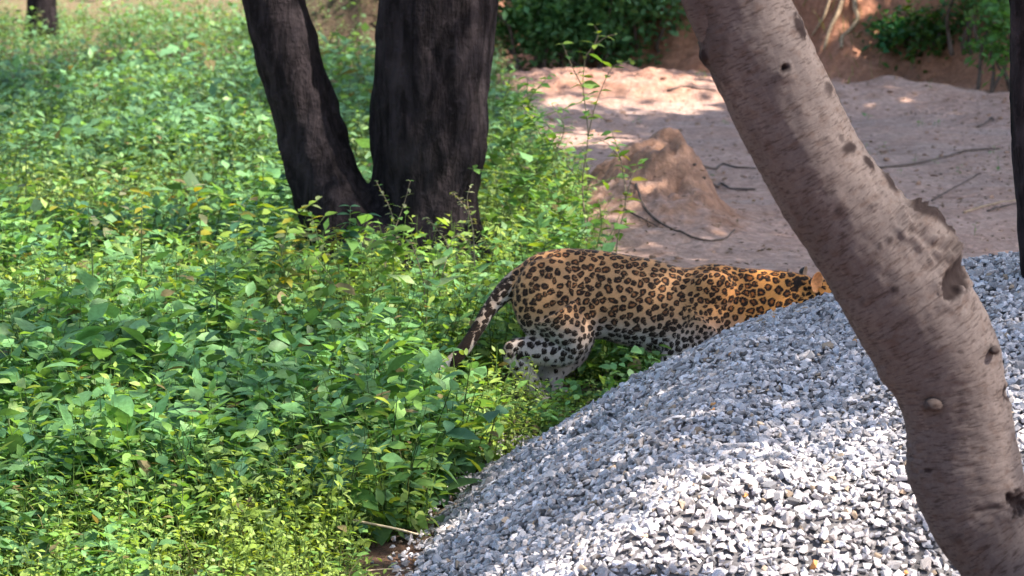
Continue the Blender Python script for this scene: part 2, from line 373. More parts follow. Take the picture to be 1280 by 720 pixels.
# ------------------------------------------------------------------ leaning tree in front of the gravel
def px_trunk(rows, Y, extra_lo, extra_hi, n=8):
    C, Rr = [], []
    for lx, ly, rx, ry in rows:
        a, b = W(lx, ly, Y), W(rx, ry, Y); C.append((a + b) / 2); Rr.append(np.linalg.norm(a - b) / 2)
    C = [e[0] for e in extra_hi] + C + [e[0] for e in extra_lo]; Rr = [e[1] for e in extra_hi] + Rr + [e[1] for e in extra_lo]
    D = catmull(np.hstack([np.array(C), np.array(Rr)[:, None]]), n); return D[:, :3], D[:, 3]
YT = 9.3
rows = [(862, 2, 978, -22), (880, 62, 1000, 28), (903, 118, 1026, 82), (935, 188, 1060, 146), (968, 248, 1092, 204), (1003, 302, 1128, 252), (1040, 365, 1172, 300), (1078, 432, 1213, 352), (1108, 482, 1243, 412),
        (1131, 530, 1254, 475), (1138, 568, 1266, 530), (1142, 612, 1277, 580), (1160, 655, 1290, 628), (1188, 690, 1312, 672), (1215, 735, 1350, 720)]
lo_e = [(W(1310, 800, YT), .165), (np.array([W(1325, 860, YT)[0], YT, .02]), .20), (np.array([W(1335, 900, YT)[0], YT, -.25]), .27)]
hi_e = [(np.array([-.45, 10.0, 5.6]), .10), (np.array([-.25, 9.7, 4.5]), .12), (W(800, -260, YT + .1), .135), (W(862, -130, YT), .14)]
P, Rr = px_trunk(rows, YT, lo_e, hi_e, 20)
V, F, BC = tube(P, Rr, 170, True)
BC[:, :2] *= 1
px, py = proj(V); N_ = normals(mesh('t', V, F)); front = N_[:, 1] < .15
V = V + N_ * (.010 * fbm(BC[:, 0] * 9, BC[:, 1] * 9, BC[:, 2] * 5, o=4, s=5) + .0028 * fbm(BC[:, 0] * 30, BC[:, 1] * 30, BC[:, 2] * 60, o=2, s=6))[:, None]
dark = np.zeros(len(V))
jit = fbm(BC[:, 0] * 55, BC[:, 1] * 55, BC[:, 2] * 70, o=3, s=77)
def mark(cx, cy, rx, ry, disp=0., dk=0., rot=0., p=2., rimd=0.):
    global V, dark
    a = R(rot); dx = (px - cx) * math.cos(a) + (py - cy) * math.sin(a); dy = -(px - cx) * math.sin(a) + (py - cy) * math.cos(a)
    r = np.hypot(dx / rx, dy / ry) + jit * .75; e = np.exp(-np.abs(r) ** p) * front
    V = V + N_ * (disp * e)[:, None]
    if rimd: V = V + N_ * (rimd * np.exp(-((r - 1.25) / .4) ** 2) * front)[:, None]
    dark = np.maximum(dark, dk * np.exp(-np.abs(r * .85) ** (p * 1.8)) * front)
mark(981, 86, 5.5, 5, -.02, .95, rimd=.007); mark(977, 96, 13, 10, .006, .25)
mark(1061, 183, 9, 8, .006, .75); mark(1052, 174, 4, 10, 0, .5, -30)
mark(998, 36, 4, 16, .010, .95, -20); mark(1033, 112, 4, 9, .008, .6, -30)
mark(1085, 203, 4, 9, .008, .9, -35); mark(1110, 228, 4, 12, .010, .95, -35); mark(1048, 264, 5, 7, 0, .5, -30)
mark(1168, 290, 44, 22, .034, .0, 38, 2.5); mark(1180, 292, 46, 9, .012, .92, 38, 3.); mark(1150, 272, 18, 6, .006, .85, 38, 3.)
mark(1190, 320, 20, 26, .014, .45, 0, 2.2); mark(1203, 314, 6.5, 8, -.03, 1., 0, 3, rimd=.010); mark(1192, 350, 13, 22, -.028, .95, 10, 2.6, rimd=.012)
mark(1112, 300, 4, 5, .003, .6); mark(1100, 308, 3, 4, .003, .5)
mark(1120, 362, 7, 4, .004, .6, -20); mark(1078, 378, 5, 5, 0, .4)
mark(1241, 437, 8, 7, .008, .45); mark(1241, 436, 4, 4, 0, .6); mark(1258, 493, 6, 10, -.012, .85, rimd=.006)
mark(1160, 588, 5, 3.5, -.003, .7); mark(1158, 577, 3, 2, 0, .5); mark(1238, 636, 24, 3, -.003, .5, -12); mark(1270, 628, 14, 15, -.016, .9, rimd=.008)
mark(1198, 672, 12, 8, .004, .35); mark(1198, 668, 8, 3, -.003, .5); mark(1135, 585, 18, 30, .014); mark(1108, 470, 10, 16, .006)
mark(1010, 300, 30, 45, 0, .25); mark(882, 40, 22, 70, .004, .42, -15, 3); mark(885, 70, 5, 9, .012, .9)
for _ in range(34):
    t = random.random(); mark(880 + 300 * t + random.uniform(-10, 90), 30 + 500 * t, random.uniform(1.5, 4), random.uniform(1.5, 3.5), .002, random.uniform(.3, .6))
base = np.array([P[-1][0], YT, 0.])
lt = thing('leaning_tree', 'pale smooth-barked tree leaning left in front of the gravel heap', 'tree', base)
ob('trunk', V, F, BARK, lt, attrs={'bark': BC, 'dark': dark})
# fork limb at the top left
pf = catmull([W(962, 150, YT + .02), W(925, 75, YT + .0), W(893, 5, YT - .01), W(868, -60, YT - .02), W(835, -190, YT - .1), W(790, -420, YT - .4), (-.9, 8.6, 5.4)], 8)
Vb, Fb, Bb = tube(pf, np.interp(np.arange(len(pf)), [0, 8, 16, len(pf)], [.045, .072, .078, .05]), 60); nb = normals(mesh('t', Vb, Fb)); Vb = Vb + nb * (.007 * fbm(Bb[:, 0] * 20, Bb[:, 1] * 20, Bb[:, 2] * 12, o=3, s=9))[:, None]
ob('branch', Vb, Fb, BARK, lt, attrs={'bark': Bb, 'dark': np.full(len(Vb), .30) + .2 * fbm(Bb[:, 0] * 20, Bb[:, 1] * 20, Bb[:, 2] * 12, s=4)})
def nub(c, r, elong, seed, m=BARK):
    bm = bmesh.new(); bmesh.ops.create_icosphere(bm, subdivisions=3, radius=1); v = np.array([q.co for q in bm.verts]); f = np.array([[q.index for q in t.verts] for t in bm.faces]); bm.free()
    k = 1 + .22 * fbm(v[:, 0] * 2, v[:, 1] * 2, v[:, 2] * 2, s=seed); v = v * k[:, None] * np.array(elong) * r
    return v + np.array(c), f, v * 1.
kc = W(1166, 506, YT - .135); kv, kf, kb = nub(kc, .022, (1.1, 1.3, .8), 3)
ob('branch_stub', kv, kf, BARK, lt, attrs={'bark': kb, 'dark': np.full(len(kv), .46)})
kc = W(1243, 438, YT - .115); kv, kf, kb = nub(kc, .013, (1., 1.3, .9), 5)
ob('branch_stub', kv, kf, BARK, lt, attrs={'bark': kb, 'dark': np.full(len(kv), .5)})
def crown_for(root, cents, rads, ncl, seed, joint, r0, size=(.10, .17), per=12, barkm=BARK):
    cents = np.array(cents, float)
    for i, c in enumerate(cents):
        v, f, b = limb(joint[i % len(joint)], c, r0, r0 * .25, .1, seed + i); ob('branch', v, f, barkm, root, attrs={'bark': b, 'dark': np.zeros(len(v))})
    v, f, c = leafcloud(cents, rads, ncl, per, seed, size=size); ob('crown', v, f, LEAF, root, smooth=False, attrs={'col': c})  # leaf clusters out of view, set and thinned to place shade and sun patches
crown_for(lt, [(-.8, 10.5, 6.5), (1.6, 9.8, 7.2), (3.4, 8.6, 6.6), (1.0, 12.6, 7.4), (-1.6, 8.4, 6.6), (5.6, 7.6, 6.8)], [(2., 2., 1.5)] * 6, 2300, 101, [P[0], pf[-1]], .09)

# ------------------------------------------------------------------ two-stemmed dark tree
YD = 17.4
def stem(pts, Y, N=24):
    C = np.array([np.append(W(a, b, Y + (dy if dy else 0)), r) for a, b, r, dy in pts]); D = catmull(C, 6); V, F, _ = tube(D[:, :3], D[:, 3], N); return (V, F)
sR = stem([(548, 430, .46, 0), (540, 360, .37, 0), (533, 300, .29, 0), (532, 250, .262, 0), (536, 170, .285, 0), (540, 100, .285, 0), (545, 40, .29, 0), (549, -20, .295, 0), (556, -150, .29, 0), (570, -400, .26, 0), (600, -750, .22, .2), (640, -1100, .17, .4)], YD)
sL = stem([(500, 400, .33, -.1), (462, 340, .27, -.1), (432, 285, .20, -.08), (408, 230, .168, -.05), (392, 180, .168, 0), (376, 120, .160, 0), (357, 60, .155, 0), (340, 0, .15, 0), (318, -80, .14, 0), (270, -250, .13, -.1), (200, -500, .11, -.3), (100, -800, .09, -.5)], YD)
V, F, N_ = remesh([sR, sL], .022, 14)
k = np.stack([V[:, 0], V[:, 1], V[:, 2]], 1)
V = V + N_ * (.022 * fbm(V[:, 0] * 9, V[:, 1] * 9, V[:, 2] * 2.5, o=3, s=5) + .016 * fbm(V[:, 0] * 22, V[:, 1] * 22, V[:, 2] * 9, o=2, s=15))[:, None]
dt = thing('forked_tree', 'near-black tree with two thick stems forking from the weeds', 'tree', (W(520, 380, YD)[0], YD, 0))
ob('trunk', V, F, DARKBARK, dt, attrs={'bark': k})
crown_for(dt, [(-.4, 17.6, 7.8), (2.2, 16.5, 7.6), (-2.6, 16.6, 7.2), (3.0, 19., 8.), (0, 20.5, 8.2), (4.6, 17.2, 7.2)], [(2.3, 2.2, 1.6)] * 6, 1700, 201, [W(640, -1100, YD + .4), W(100, -800, YD - .5)], .15, barkm=DARKBARK)
# right-edge dark trunk
YE = 12.0
e = [(1300, 560), (1304, 470), (1304, 400), (1301, 330), (1296, 260), (1291, 200), (1289, 140), (1287, 60), (1285, 0), (1282, -120), (1275, -400), (1262, -800), (1240, -1250)]
D = catmull(np.array([np.append(W(a, b, YE + (-.0)), .068) for a, b in e]), 8); D = np.vstack([D[::-1]])
D[:, 3] = np.interp(D[:, 2], [0, .8, 1.4, 2, 5], [.085, .068, .066, .064, .05])
V, F, BC = tube(D[:, :3], D[:, 3], 30); N_ = normals(mesh('t', V, F)); V = V + N_ * (.012 * fbm(BC[:, 0] * 30, BC[:, 1] * 30, BC[:, 2] * 10, o=3, s=5))[:, None]
et = thing('slender_tree', 'thin black trunk cut off by the right edge of the view, behind the gravel', 'tree', (D[-1, 0], YE, 0))
ob('trunk', V, F, DARKBARK, et, attrs={'bark': V * 1.})
crown_for(et, [(3.2, 12.4, 6.6), (5.4, 11.4, 6.4), (5.2, 13.8, 7.0), (6.8, 15.5, 7.2), (4.4, 15.2, 7.2), (7.6, 17.6, 7.4), (7.4, 12.5, 7)], [(2.2, 2.2, 1.5)] * 7, 3000, 301, [D[0, :3]], .05, barkm=DARKBARK)
# far-left trunk
YF = 33.5
D = catmull(np.array([np.append(W(a, b, YF), r) for a, b, r in [(52, 60, .2), (52, 20, .145), (52, -20, .135), (54, -150, .13), (60, -400, .12), (80, -800, .09)]]), 8)
V, F, BC = tube(D[:, :3], D[:, 3], 20); N_ = normals(mesh('t', V, F)); V = V + N_ * (.015 * fbm(BC[:, 0] * 20, BC[:, 1] * 20, BC[:, 2] * 8, o=3, s=5))[:, None]
ft = thing('distant_tree', 'small dark trunk far off at the top left corner by dry ground', 'tree', (D[0, 0], YF, 0))
ob('trunk', V, F, DARKBARK, ft, attrs={'bark': V * 1.})
crown_for(ft, [(-1.6, 32, 7.2), (1.0, 29.5, 7.6), (2.6, 26, 7.8), (.4, 24, 7.6), (4.6, 23, 7.6)], [(2.6, 2.6, 1.5)] * 5, 1900, 401, [D[-1, :3]], .09, (.12, .2), barkm=DARKBARK)
# unseen tree added beyond the right edge so its crown shades the sand
bt = thing('added_shade_tree', 'unseen tall tree added beyond the right edge to shade the sand', 'tree', (6.6, 26.5, 0))
D = catmull(np.array([(6.6, 26.5, -.1, .3), (6.5, 26.4, 1.5, .24), (6.3, 26.2, 3.5, .2), (6.4, 26, 5.5, .17)]), 8); V, F, BC = tube(D[:, :3], D[:, 3], 20)
ob('trunk', V, F, DARKBARK, bt, attrs={'bark': V * 1.})
crown_for(bt, [(6.5, 26, 7.4), (8.4, 23.5, 7.2), (7.6, 20.4, 7.2), (8.8, 28.5, 7.6), (5.2, 28.2, 7.8), (9.6, 25.5, 7.2), (6.2, 22.5, 7.6), (9.4, 21.5, 7.4)], [(2.6, 2.6, 1.5)] * 8, 3900, 501, [D[-1, :3]], .12, (.18, .30), barkm=DARKBARK)

# unseen foliage added left, behind and beyond the bank to block sky light
g = np.random.default_rng(5); ww = []
for k_ in range(110):
    a_ = g.uniform(20, 345); r_ = g.uniform(26, 40); c_ = (6 + r_ * math.sin(R(a_)) * 1., 14 + r_ * math.cos(R(a_)))
    if 45 < a_ < 135 and r_ < 34: continue
    if a_ < 20 or a_ > 345: continue
    ww.append((c_[0], c_[1], g.uniform(3.5, 8)))
for x_ in np.arange(-30, 34, 3.2): ww.append((x_, g.uniform(44, 50), g.uniform(4, 8)))
v, f, c = leafcloud(ww, [(3.2, 3.2, 4.2)] * len(ww), 9000, 5, 901, lo=.3, size=(.5, .9), clr=.8, gaps=False, base=(.045, .10, .025))
ob('sky_blocking_foliage', v, f, LEAF, smooth=False, attrs={'col': c}, kind='stuff')
# ------------------------------------------------------------------ gravel heap
hx = np.arange(-.75, 4.0, .05); hy = np.arange(9.0, 14.2, .05); HX, HY = np.meshgrid(hx, hy)
HZ = heapz(HX, HY) - .012; HZ = np.where(HZ < -.03, -.12, HZ)
hp = thing('gravel_heap', 'big heap of crushed pale grey stone filling the lower right', 'gravel heap', (1.4, 11.6, 0))
ob('heap_core', np.stack([HX, HY, HZ], -1).reshape(-1, 3), gridf(len(hx), len(hy)), HEAPM, hp)
STV = []
for i in range(36):
    g = np.random.default_rng(900 + i); p = g.normal(size=(10, 3)); p /= np.linalg.norm(p, axis=1)[:, None]
    p = np.sign(p) * np.abs(p) ** .75; p *= np.array([1, g.uniform(.62, .85), g.uniform(.42, .65)]) * .5
    bm = bmesh.new(); [bm.verts.new(q) for q in p]; h = bmesh.ops.convex_hull(bm, input=list(bm.verts))
    bmesh.ops.delete(bm, geom=[v for v in bm.verts if not v.link_faces], context='VERTS'); bmesh.ops.triangulate(bm, faces=bm.faces); bm.verts.index_update()
    STV.append((np.array([v.co for v in bm.verts]), np.array([[v.index for v in f.verts] for f in bm.faces]))); bm.free()
def scatter(x0, x1, y0, y1, d, g):
    a, b = np.meshgrid(np.arange(x0, x1, d), np.arange(y0, y1, d)); a = a.ravel() + g.uniform(-.55, .55, a.size) * d; b = b.ravel() + g.uniform(-.55, .55, b.size) * d; return a, b
g = np.random.default_rng(33)
xs, ys = [], []; 
for (x0, x1, dd) in [(-.8, 2.1, .0193), (2.1, 3.95, .035)]:
    a, b = scatter(x0, x1, 9.05, 14.1, dd, g); xs.append(a); ys.append(b)
# loose stones round the toe
a = g.normal(0, 1, 500); tpt = g.random(500) * 6.0; seg = [(-.35, 9.4), (-.26, 10.6), (-.28, 11.3), (-.19, 12.3), (-.08, 12.75), (.12, 13.2)]
sx = np.interp(tpt, np.arange(6), [s_[0] for s_ in seg]); sy = np.interp(tpt, np.arange(6), [s_[1] for s_ in seg])
x = np.concatenate(xs); y = np.concatenate(ys); hz = heapz(x, y); k = hz > .004; x, y, hz = x[k], y[k], hz[k]
tx = sx - np.abs(a) * .07; ty = sy + g.normal(0, .05, 500); tz = np.maximum(gz(tx, ty), 0) + .006
x = np.concatenate([x, tx]); y = np.concatenate([y, ty]); hz = np.concatenate([hz, tz]); n = len(x)
e = .02; nxn = -(heapz(x + e, y) - heapz(x - e, y)) / (2 * e); nyn = -(heapz(x, y + e) - heapz(x, y - e)) / (2 * e)
NR = np.stack([nxn, nyn, np.ones(n)], 1) + g.normal(0, .42, (n, 3)); NR /= np.linalg.norm(NR, axis=1)[:, None]
T1 = np.cross(NR, g.normal(size=(n, 3))); T1 /= np.linalg.norm(T1, axis=1)[:, None]; T2 = np.cross(NR, T1)
sz = np.minimum(np.exp(g.normal(math.log(.0275), .30, n)), .055); sz[x > 2.1] *= 1.6; sz[-500:] *= .85
Z0 = hz + g.uniform(-.004, .008, n)
ton = np.clip(g.normal(.42, .14, n), .12, .70); warm = g.normal(0, .03, n)
colS = np.stack([ton * (1.04 + warm), ton * (.97), ton * (.99 - warm)], 1)
tan = g.random(n) < .022; colS[tan] = np.array((.42, .31, .22)) * g.uniform(.6, 1.15, (tan.sum(), 1))
big = g.random(n) < .0016; colS[big] = (.62, .28, .09)
RM = np.stack([T1, T2, NR], 2)
vi = g.integers(len(STV), size=n)
PX, PY = proj(np.stack([x, y, Z0], 1))
facing = (nyn < .35) & (x < 2.1)
score = np.where((PX > 5) & (PX < 1275) & (PY > 420) & (PY < 716) & facing & (Z0 > hz), sz / y, 0)
tm = np.array([min(abs(0), 0)])
trunk_l = np.interp(PY, [352, 460, 530, 612, 690, 735], [1040, 1108, 1131, 1142, 1188, 1215]); score[PX > trunk_l - 8] = 0
top = np.argsort(-score)[:300]; istop = np.zeros(n, bool); istop[top] = True
Vl, Fl, Cl, kk = [], [], [], 0
for v in range(len(STV)):
    idx = np.where((vi == v) & ~istop)[0]; tv, tf = STV[v]
    q = np.einsum('nij,mj->nmi', RM[idx] * sz[idx][:, None, None], tv) + np.stack([x[idx], y[idx], Z0[idx]], 1)[:, None]
    Vl.append(q.reshape(-1, 3)); Fl.append((tf[None] + (np.arange(len(idx)) * len(tv))[:, None, None] + kk).reshape(-1, 3)); Cl.append(np.repeat(colS[idx], len(tv), 0)); kk += len(idx) * len(tv)
ob('loose_stones', np.vstack(Vl), np.vstack(Fl), STONE, hp, smooth=False, attrs={'col': np.vstack(Cl)}, kind='stuff')
mcache = {}
hl = np.array(hp.location)
for i in top:
    tb = int(np.clip(ton[i] * 8, 0, 6)) if not (tan[i] or big[i]) else (7 if tan[i] else 8); key = (int(vi[i]) % 12, tb)
    if key not in mcache:
        tv, tf = STV[key[0]]; cc = colS[i]
        mcache[key] = mesh('stone', tv, tf, [STONE], False, {'col': np.tile(cc, (len(tv), 1))})
    o = bpy.data.objects.new('stone', mcache[key]); COL.objects.link(o); o.parent = hp
    m = Matrix([[*(RM[i][r] * sz[i]), (x[i], y[i], Z0[i])[r] - hl[r]] for r in range(3)] + [[0, 0, 0, 1]]); o.matrix_local = m

# ------------------------------------------------------------------ leopard
YL = 14.2
def L(px, py, dy=0.): 
    p = W(px, py, YL); p[1] += dy; return p
def body_loft(secs, N=40):
    C = catmull(np.array([[(L(a, t_)[0]), L(a, t_)[2], L(a, b_)[2], hw] for a, t_, b_, hw in secs]), 6)
    a = np.linspace(0, 2 * np.pi, N, endpoint=False); V = []
    for x_, t_, b_, hw in C:
        zc = (t_ + b_) / 2; rz = (t_ - b_) / 2; s_, c_ = np.sin(a), np.cos(a)
        wid = hw * (1 + .12 * -s_)
        V.append(np.stack([np.full(N, x_), YL + np.sign(c_) * np.abs(c_) ** .9 * wid, zc + rz * s_], 1))
    n_ = len(V); V = np.vstack(V); i = np.arange((n_ - 1) * N); k_, j = i // N, i % N; j2 = (j + 1) % N
    F_ = np.stack([k_ * N + j, (k_ + 1) * N + j, (k_ + 1) * N + j2, k_ * N + j2], 1)
    V = np.vstack([V, V[:N].mean(0), V[-N:].mean(0)]); j = np.arange(N)
    return V, [F_, np.vstack([np.stack([j, (j + 1) % N, np.full(N, n_ * N)], 1), np.stack([(n_ - 1) * N + (j + 1) % N, (n_ - 1) * N + j, np.full(N, n_ * N + 1)], 1)])]
def tub(pts, n=6, N=20, flat=1.):
    D_ = catmull(np.array([np.append(L(a, b, dy), r) for a, b, dy, r in pts]), n); v, f, _ = tube(D_[:, :3], D_[:, 3], N, True, flat); return v, f
def ell(px_, py_, dy, rx, ry, rz, rot=0.):
    bm = bmesh.new(); bmesh.ops.create_icosphere(bm, subdivisions=4, radius=1); v = np.array([q.co for q in bm.verts]); f = np.array([[q.index for q in t.verts] for t in bm.faces]); bm.free()
    v = v * [rx, ry, rz]; a = R(rot); v = np.stack([v[:, 0] * math.cos(a) - v[:, 2] * math.sin(a), v[:, 1], v[:, 0] * math.sin(a) + v[:, 2] * math.cos(a)], 1)
    return v + L(px_, py_, dy), [f]
parts = [body_loft([(640, 346, 384, .045), (650, 332, 405, .08), (668, 319, 425, .11), (700, 311, 436, .128), (740, 312, 425, .132), (780, 318, 430, .135), (820, 325, 441, .14), (856, 335, 448, .136), (890, 330, 446, .12), (925, 335, 432, .10), (955, 337, 418, .085), (985, 339, 408, .078), (1010, 345, 405, .072), (1030, 360, 402, .06)]),
    # thighs
    ell(690, 375, -.075, .155, .075, .185, 12), ell(690, 375, .075, .155, .075, .185, 12),
    ell(712, 405, -.085, .10, .055, .13, 25), 
    # near hind leg: thigh, knee forward, shank back to the hock, foot
    tub([(695, 385, -.09, .11), (712, 415, -.10, .085), (706, 434, -.10, .062), (672, 434, -.10, .056), (643, 431, -.10, .042), (643, 443, -.10, .042), (658, 464, -.10, .040), (668, 484, -.10, .037), (671, 497, -.10, .034)]),
    tub([(660, 497, -.10, .028), (676, 499, -.105, .036), (690, 500, -.11, .028)]),
    # far hind leg, more under the body, pale inside
    tub([(700, 380, .08, .10), (718, 425, .09, .078), (716, 442, .07, .066), (702, 452, .04, .062), (690, 466, .02, .056), (689, 484, .02, .048), (694, 497, .03, .038)]),
    tub([(684, 498, .05, .028), (702, 499, .05, .036), (716, 500, .05, .027)]),
    # shoulders and forelegs
    ell(888, 362, -.085, .085, .05, .10, 75), ell(888, 362, .085, .085, .05, .10, 75), ell(870, 395, -.09, .12, .06, .12, 20), ell(870, 395, .09, .12, .06, .12, 20),
    tub([(878, 395, -.10, .085), (850, 430, -.11, .06), (838, 448, -.11, .046), (846, 475, -.11, .036), (848, 494, -.11, .032)]), tub([(842, 497, -.11, .028), (860, 498, -.112, .038), (874, 499, -.115, .03)]),
    tub([(890, 395, .10, .085), (905, 430, .11, .058), (920, 455, .11, .042), (935, 478, .11, .036), (940, 494, .11, .032)]), tub([(934, 497, .11, .028), (952, 498, .112, .038), (966, 499, .115, .03)]),
    # head, low and forward
    ell(1028, 372, -.0, .088, .074, .078, -20), ell(1056, 388, 0., .055, .040, .038, -28), ell(1068, 397, 0, .036, .034, .024, -28), ell(1050, 398, 0, .06, .036, .026, -20), ell(1038, 384, -.045, .04, .025, .035, -20), ell(1038, 384, .045, .04, .025, .035, -20),
    # tail
    tub([(664, 338, .0, .045), (645, 351, -.01, .046), (628, 366, -.03, .040), (612, 385, -.05, .031), (600, 403, -.07, .028), (588, 421, -.09, .027), (574, 438, -.11, .027), (556, 452, -.13, .027), (525, 464, -.15, .026), (480, 474, -.17, .025), (440, 479, -.18, .025), (410, 476, -.18, .025), (391, 465, -.18, .024), (380, 452, -.18, .021), (377, 440, -.18, .014)])]
V, F, N_ = remesh(parts, .0056, 12, .5)
px, py = proj(V); nv = len(V)
# muscle relief and fine fur ruffle
V = V + N_ * (.0022 * fbm(V[:, 0] * 16, V[:, 1] * 16, V[:, 2] * 16, o=2, s=3) + .0006 * fbm(V[:, 0] * 120, V[:, 1] * 120, V[:, 2] * 60, o=2, s=4))[:, None]
def gau(cx, cy, rx, ry): return np.exp(-(((px - cx) / rx) ** 2 + ((py - cy) / ry) ** 2))
nearside = (N_[:, 1] < .2)
V = V - N_ * (.014 * gau(752, 392, 14, 34) * nearside)[:, None] - N_ * (.008 * gau(855, 372, 9, 30) * nearside)[:, None] + N_ * (.006 * gau(905, 345, 22, 12) * nearside)[:, None]
for rx_ in (795, 808, 821): V = V - N_ * (.0015 * gau(rx_, 400, 3, 25) * nearside)[:, None]
# coat: spot centres spread over the skin, each vertex knows its distance to the nearest two
sp = np.full(nv, .0345)
sp = np.where(px < 650, .032, sp)
sp = sp * (1 - .15 * gau(690, 400, 45, 50))
sp = sp * (1 + .12 * sst(900, 960, px)) * (1 - .45 * gau(872, 400, 32, 30)) * (1 - .15 * gau(905, 345, 30, 20))
sp = np.where((py > 440) & (px < 760) & (px > 620), .036, sp); sp = np.where(px > 1000, .024, sp); sp = np.where((px < 600), .05, sp)
g = np.random.default_rng(12); cand = g.permutation(nv)[:34000]; acc = []; accs = []
AP = np.zeros((4000, 3)); AS = np.zeros(4000); na = 0
for c in cand:
    if na and (((AP[:na] - V[c]) ** 2).sum(1) < (.5 * (AS[:na] + sp[c])) ** 2 * .60).any(): continue
    AP[na] = V[c]; AS[na] = sp[c]; na += 1
    if na >= 3990: break
AP, AS = AP[:na], AS[:na]
aniso = np.array([1., 1., 1.06])
wob = np.stack([fbm(V[:, 0] * 45, V[:, 1] * 45, V[:, 2] * 45, o=2, s=70 + i) for i in range(3)], 1) * .011
d1 = np.zeros(nv); e1 = np.zeros(nv); idn = np.zeros(nv, int)
for s0 in range(0, nv, 4000):
    q = (V[s0:s0 + 4000] + wob[s0:s0 + 4000])[:, None] - AP[None]; dd = np.sqrt(((q * aniso) ** 2).sum(2)) / AS[None]
    ii = np.argpartition(dd, 1, axis=1)[:, :2]; v2 = np.take_along_axis(dd, ii, 1); o_ = np.argsort(v2, 1); v2 = np.take_along_axis(v2, o_, 1); ii = np.take_along_axis(ii, o_, 1)
    d1[s0:s0 + 4000] = v2[:, 0]; e1[s0:s0 + 4000] = v2[:, 1] - v2[:, 0]; idn[s0:s0 + 4000] = ii[:, 0]
rnd = g.random(na)
spot = np.minimum(.475 + .06 * (rnd[idn] - .5) - d1, .5 * e1 - .062)
apx, apy = proj(AP)
ringy = sst(640, 700, apx) * sst(1005, 960, apx) * (1 - .8 * np.exp(-(((apx - 872) / 34) ** 2 + ((apy - 402) / 30) ** 2))) * sst(425, 385, apy) * np.clip(.35 + rnd * 1.1, 0, 1)
ring = ringy[idn]
# tail tip bands, dark ear backs are own parts
pale = np.clip(sst(385, 440, py) * .8 + .5 * sst(-.1, -.7, N_[:, 2]), 0, 1); pale = np.where(px < 640, np.clip(.45 + .6 * sst(.3, -.5, N_[:, 2]), 0, 1), pale)
pale = np.maximum(pale, .9 * sst(436, 452, py)); pale = np.where(px > 930, pale * .35, pale)
tailpart = (px < 592) & (py > 402)
band = np.sin((px + py * .35) * .20) ; spot = np.where(tailpart, np.minimum(spot, -.1), spot); spot = np.where(tailpart & (band > -.15), .2 * np.ones(nv), spot); spot = np.where((px < 636) & ~tailpart, spot + .045, spot); spot = np.maximum(spot, .3 * gau(997, 353, 6, 9) - .12); ring = np.where(px < 650, 0, ring)
spot = spot - (.10 + .16 * (rnd[idn] > .45)) * sst(442, 458, py) * (px > 615)
warm = np.clip(sst(820, 960, px) * .9 + .25 * sst(345, 315, py), 0, 1)  # warm light on shoulder and neck put into the coat colour; back slightly tawny
M = Mat('leopard_coat'); o = M.obj(); sA = M.attr('spot'); dA = M.attr('dist'); rA = M.attr('ring'); pA = M.attr('pale'); wA = M.attr('warm')
fur = M.noise(M.scale(o, (120, 300, 400)), 1.2, 4, .7); f2 = M.noise(o, 70, 4, .6)
base_c = M.mix(wA, (.47, .255, .125), (.66, .27, .07)); base_c = M.mix(pA, base_c, (.54, .475, .44))
base_c = M.mix(M.rmp(fur, .3, .7), M.mix(1, base_c, (.8, .78, .76), 'MULTIPLY'), M.mix(1, base_c, (1.15, 1.15, 1.15), 'MULTIPLY'))
inner = M.mix(1, base_c, (.62, .46, .36), 'MULTIPLY')
sN = M.math('ADD', sA, M.math('MULTIPLY', M.math('SUBTRACT', f2, .5), .13)); mask = M.rmp(sN, -.015, .03)
cen = M.rmp(M.math('ADD', dA, M.math('MULTIPLY', M.math('SUBTRACT', f2, .5), .5)), .10, .24, 1, 0); cen = M.math('MULTIPLY', cen, rA)
spc = M.mix(M.rmp(fur, .3, .7), (.010, .007, .006), (.035, .02, .014))
cc = M.mix(mask, base_c, M.mix(cen, spc, inner))
M.set('Base Color', cc).set('Roughness', .72); M.b.inputs['Specular IOR Level'].default_value = .12; M.b.inputs['Sheen Weight'].default_value = .12; M.b.inputs['Sheen Roughness'].default_value = .4
M.bump(fur, .5, .003); COAT = M.m
lp = ob('leopard', V, F, COAT, attrs={'spot': spot, 'dist': d1, 'ring': ring, 'pale': pale, 'warm': warm}, label='spotted leopard walking away to the right, head down behind the gravel heap', cat='leopard')
# nap: short strands lying back along the body
nf = 75000; kf = g.integers(nv, size=nf); kf = kf[(N_[kf, 1] < .5)]; nf = len(kf); dr_ = np.array([-1., 0, -.45]) + g.normal(0, .22, (nf, 3)); dr_[V[kf, 2] < .25] += [.6, 0, -.8]
nn = N_[kf]; dr_ -= nn * (dr_ * nn).sum(1)[:, None]; dr_ /= np.linalg.norm(dr_, axis=1)[:, None]; sd_ = np.cross(nn, dr_)
ln_ = g.uniform(.007, .015, nf)[:, None] * np.where(pale[kf] > .5, 1.25, 1.)[:, None]; r0_ = V[kf] - nn * .0008 + sd_ * g.normal(0, .002, (nf, 1))
fv = np.stack([r0_ - sd_ * .0007, r0_ + sd_ * .0007, r0_ + dr_ * ln_ + nn * ln_ * .30], 1).reshape(-1, 3)
ob('fur', fv, np.arange(nf * 3).reshape(-1, 3), COAT, lp, attrs={k_: np.repeat(a_[kf], 3) for k_, a_ in (('spot', spot), ('dist', d1), ('ring', ring), ('pale', pale), ('warm', warm))}, kind='stuff')
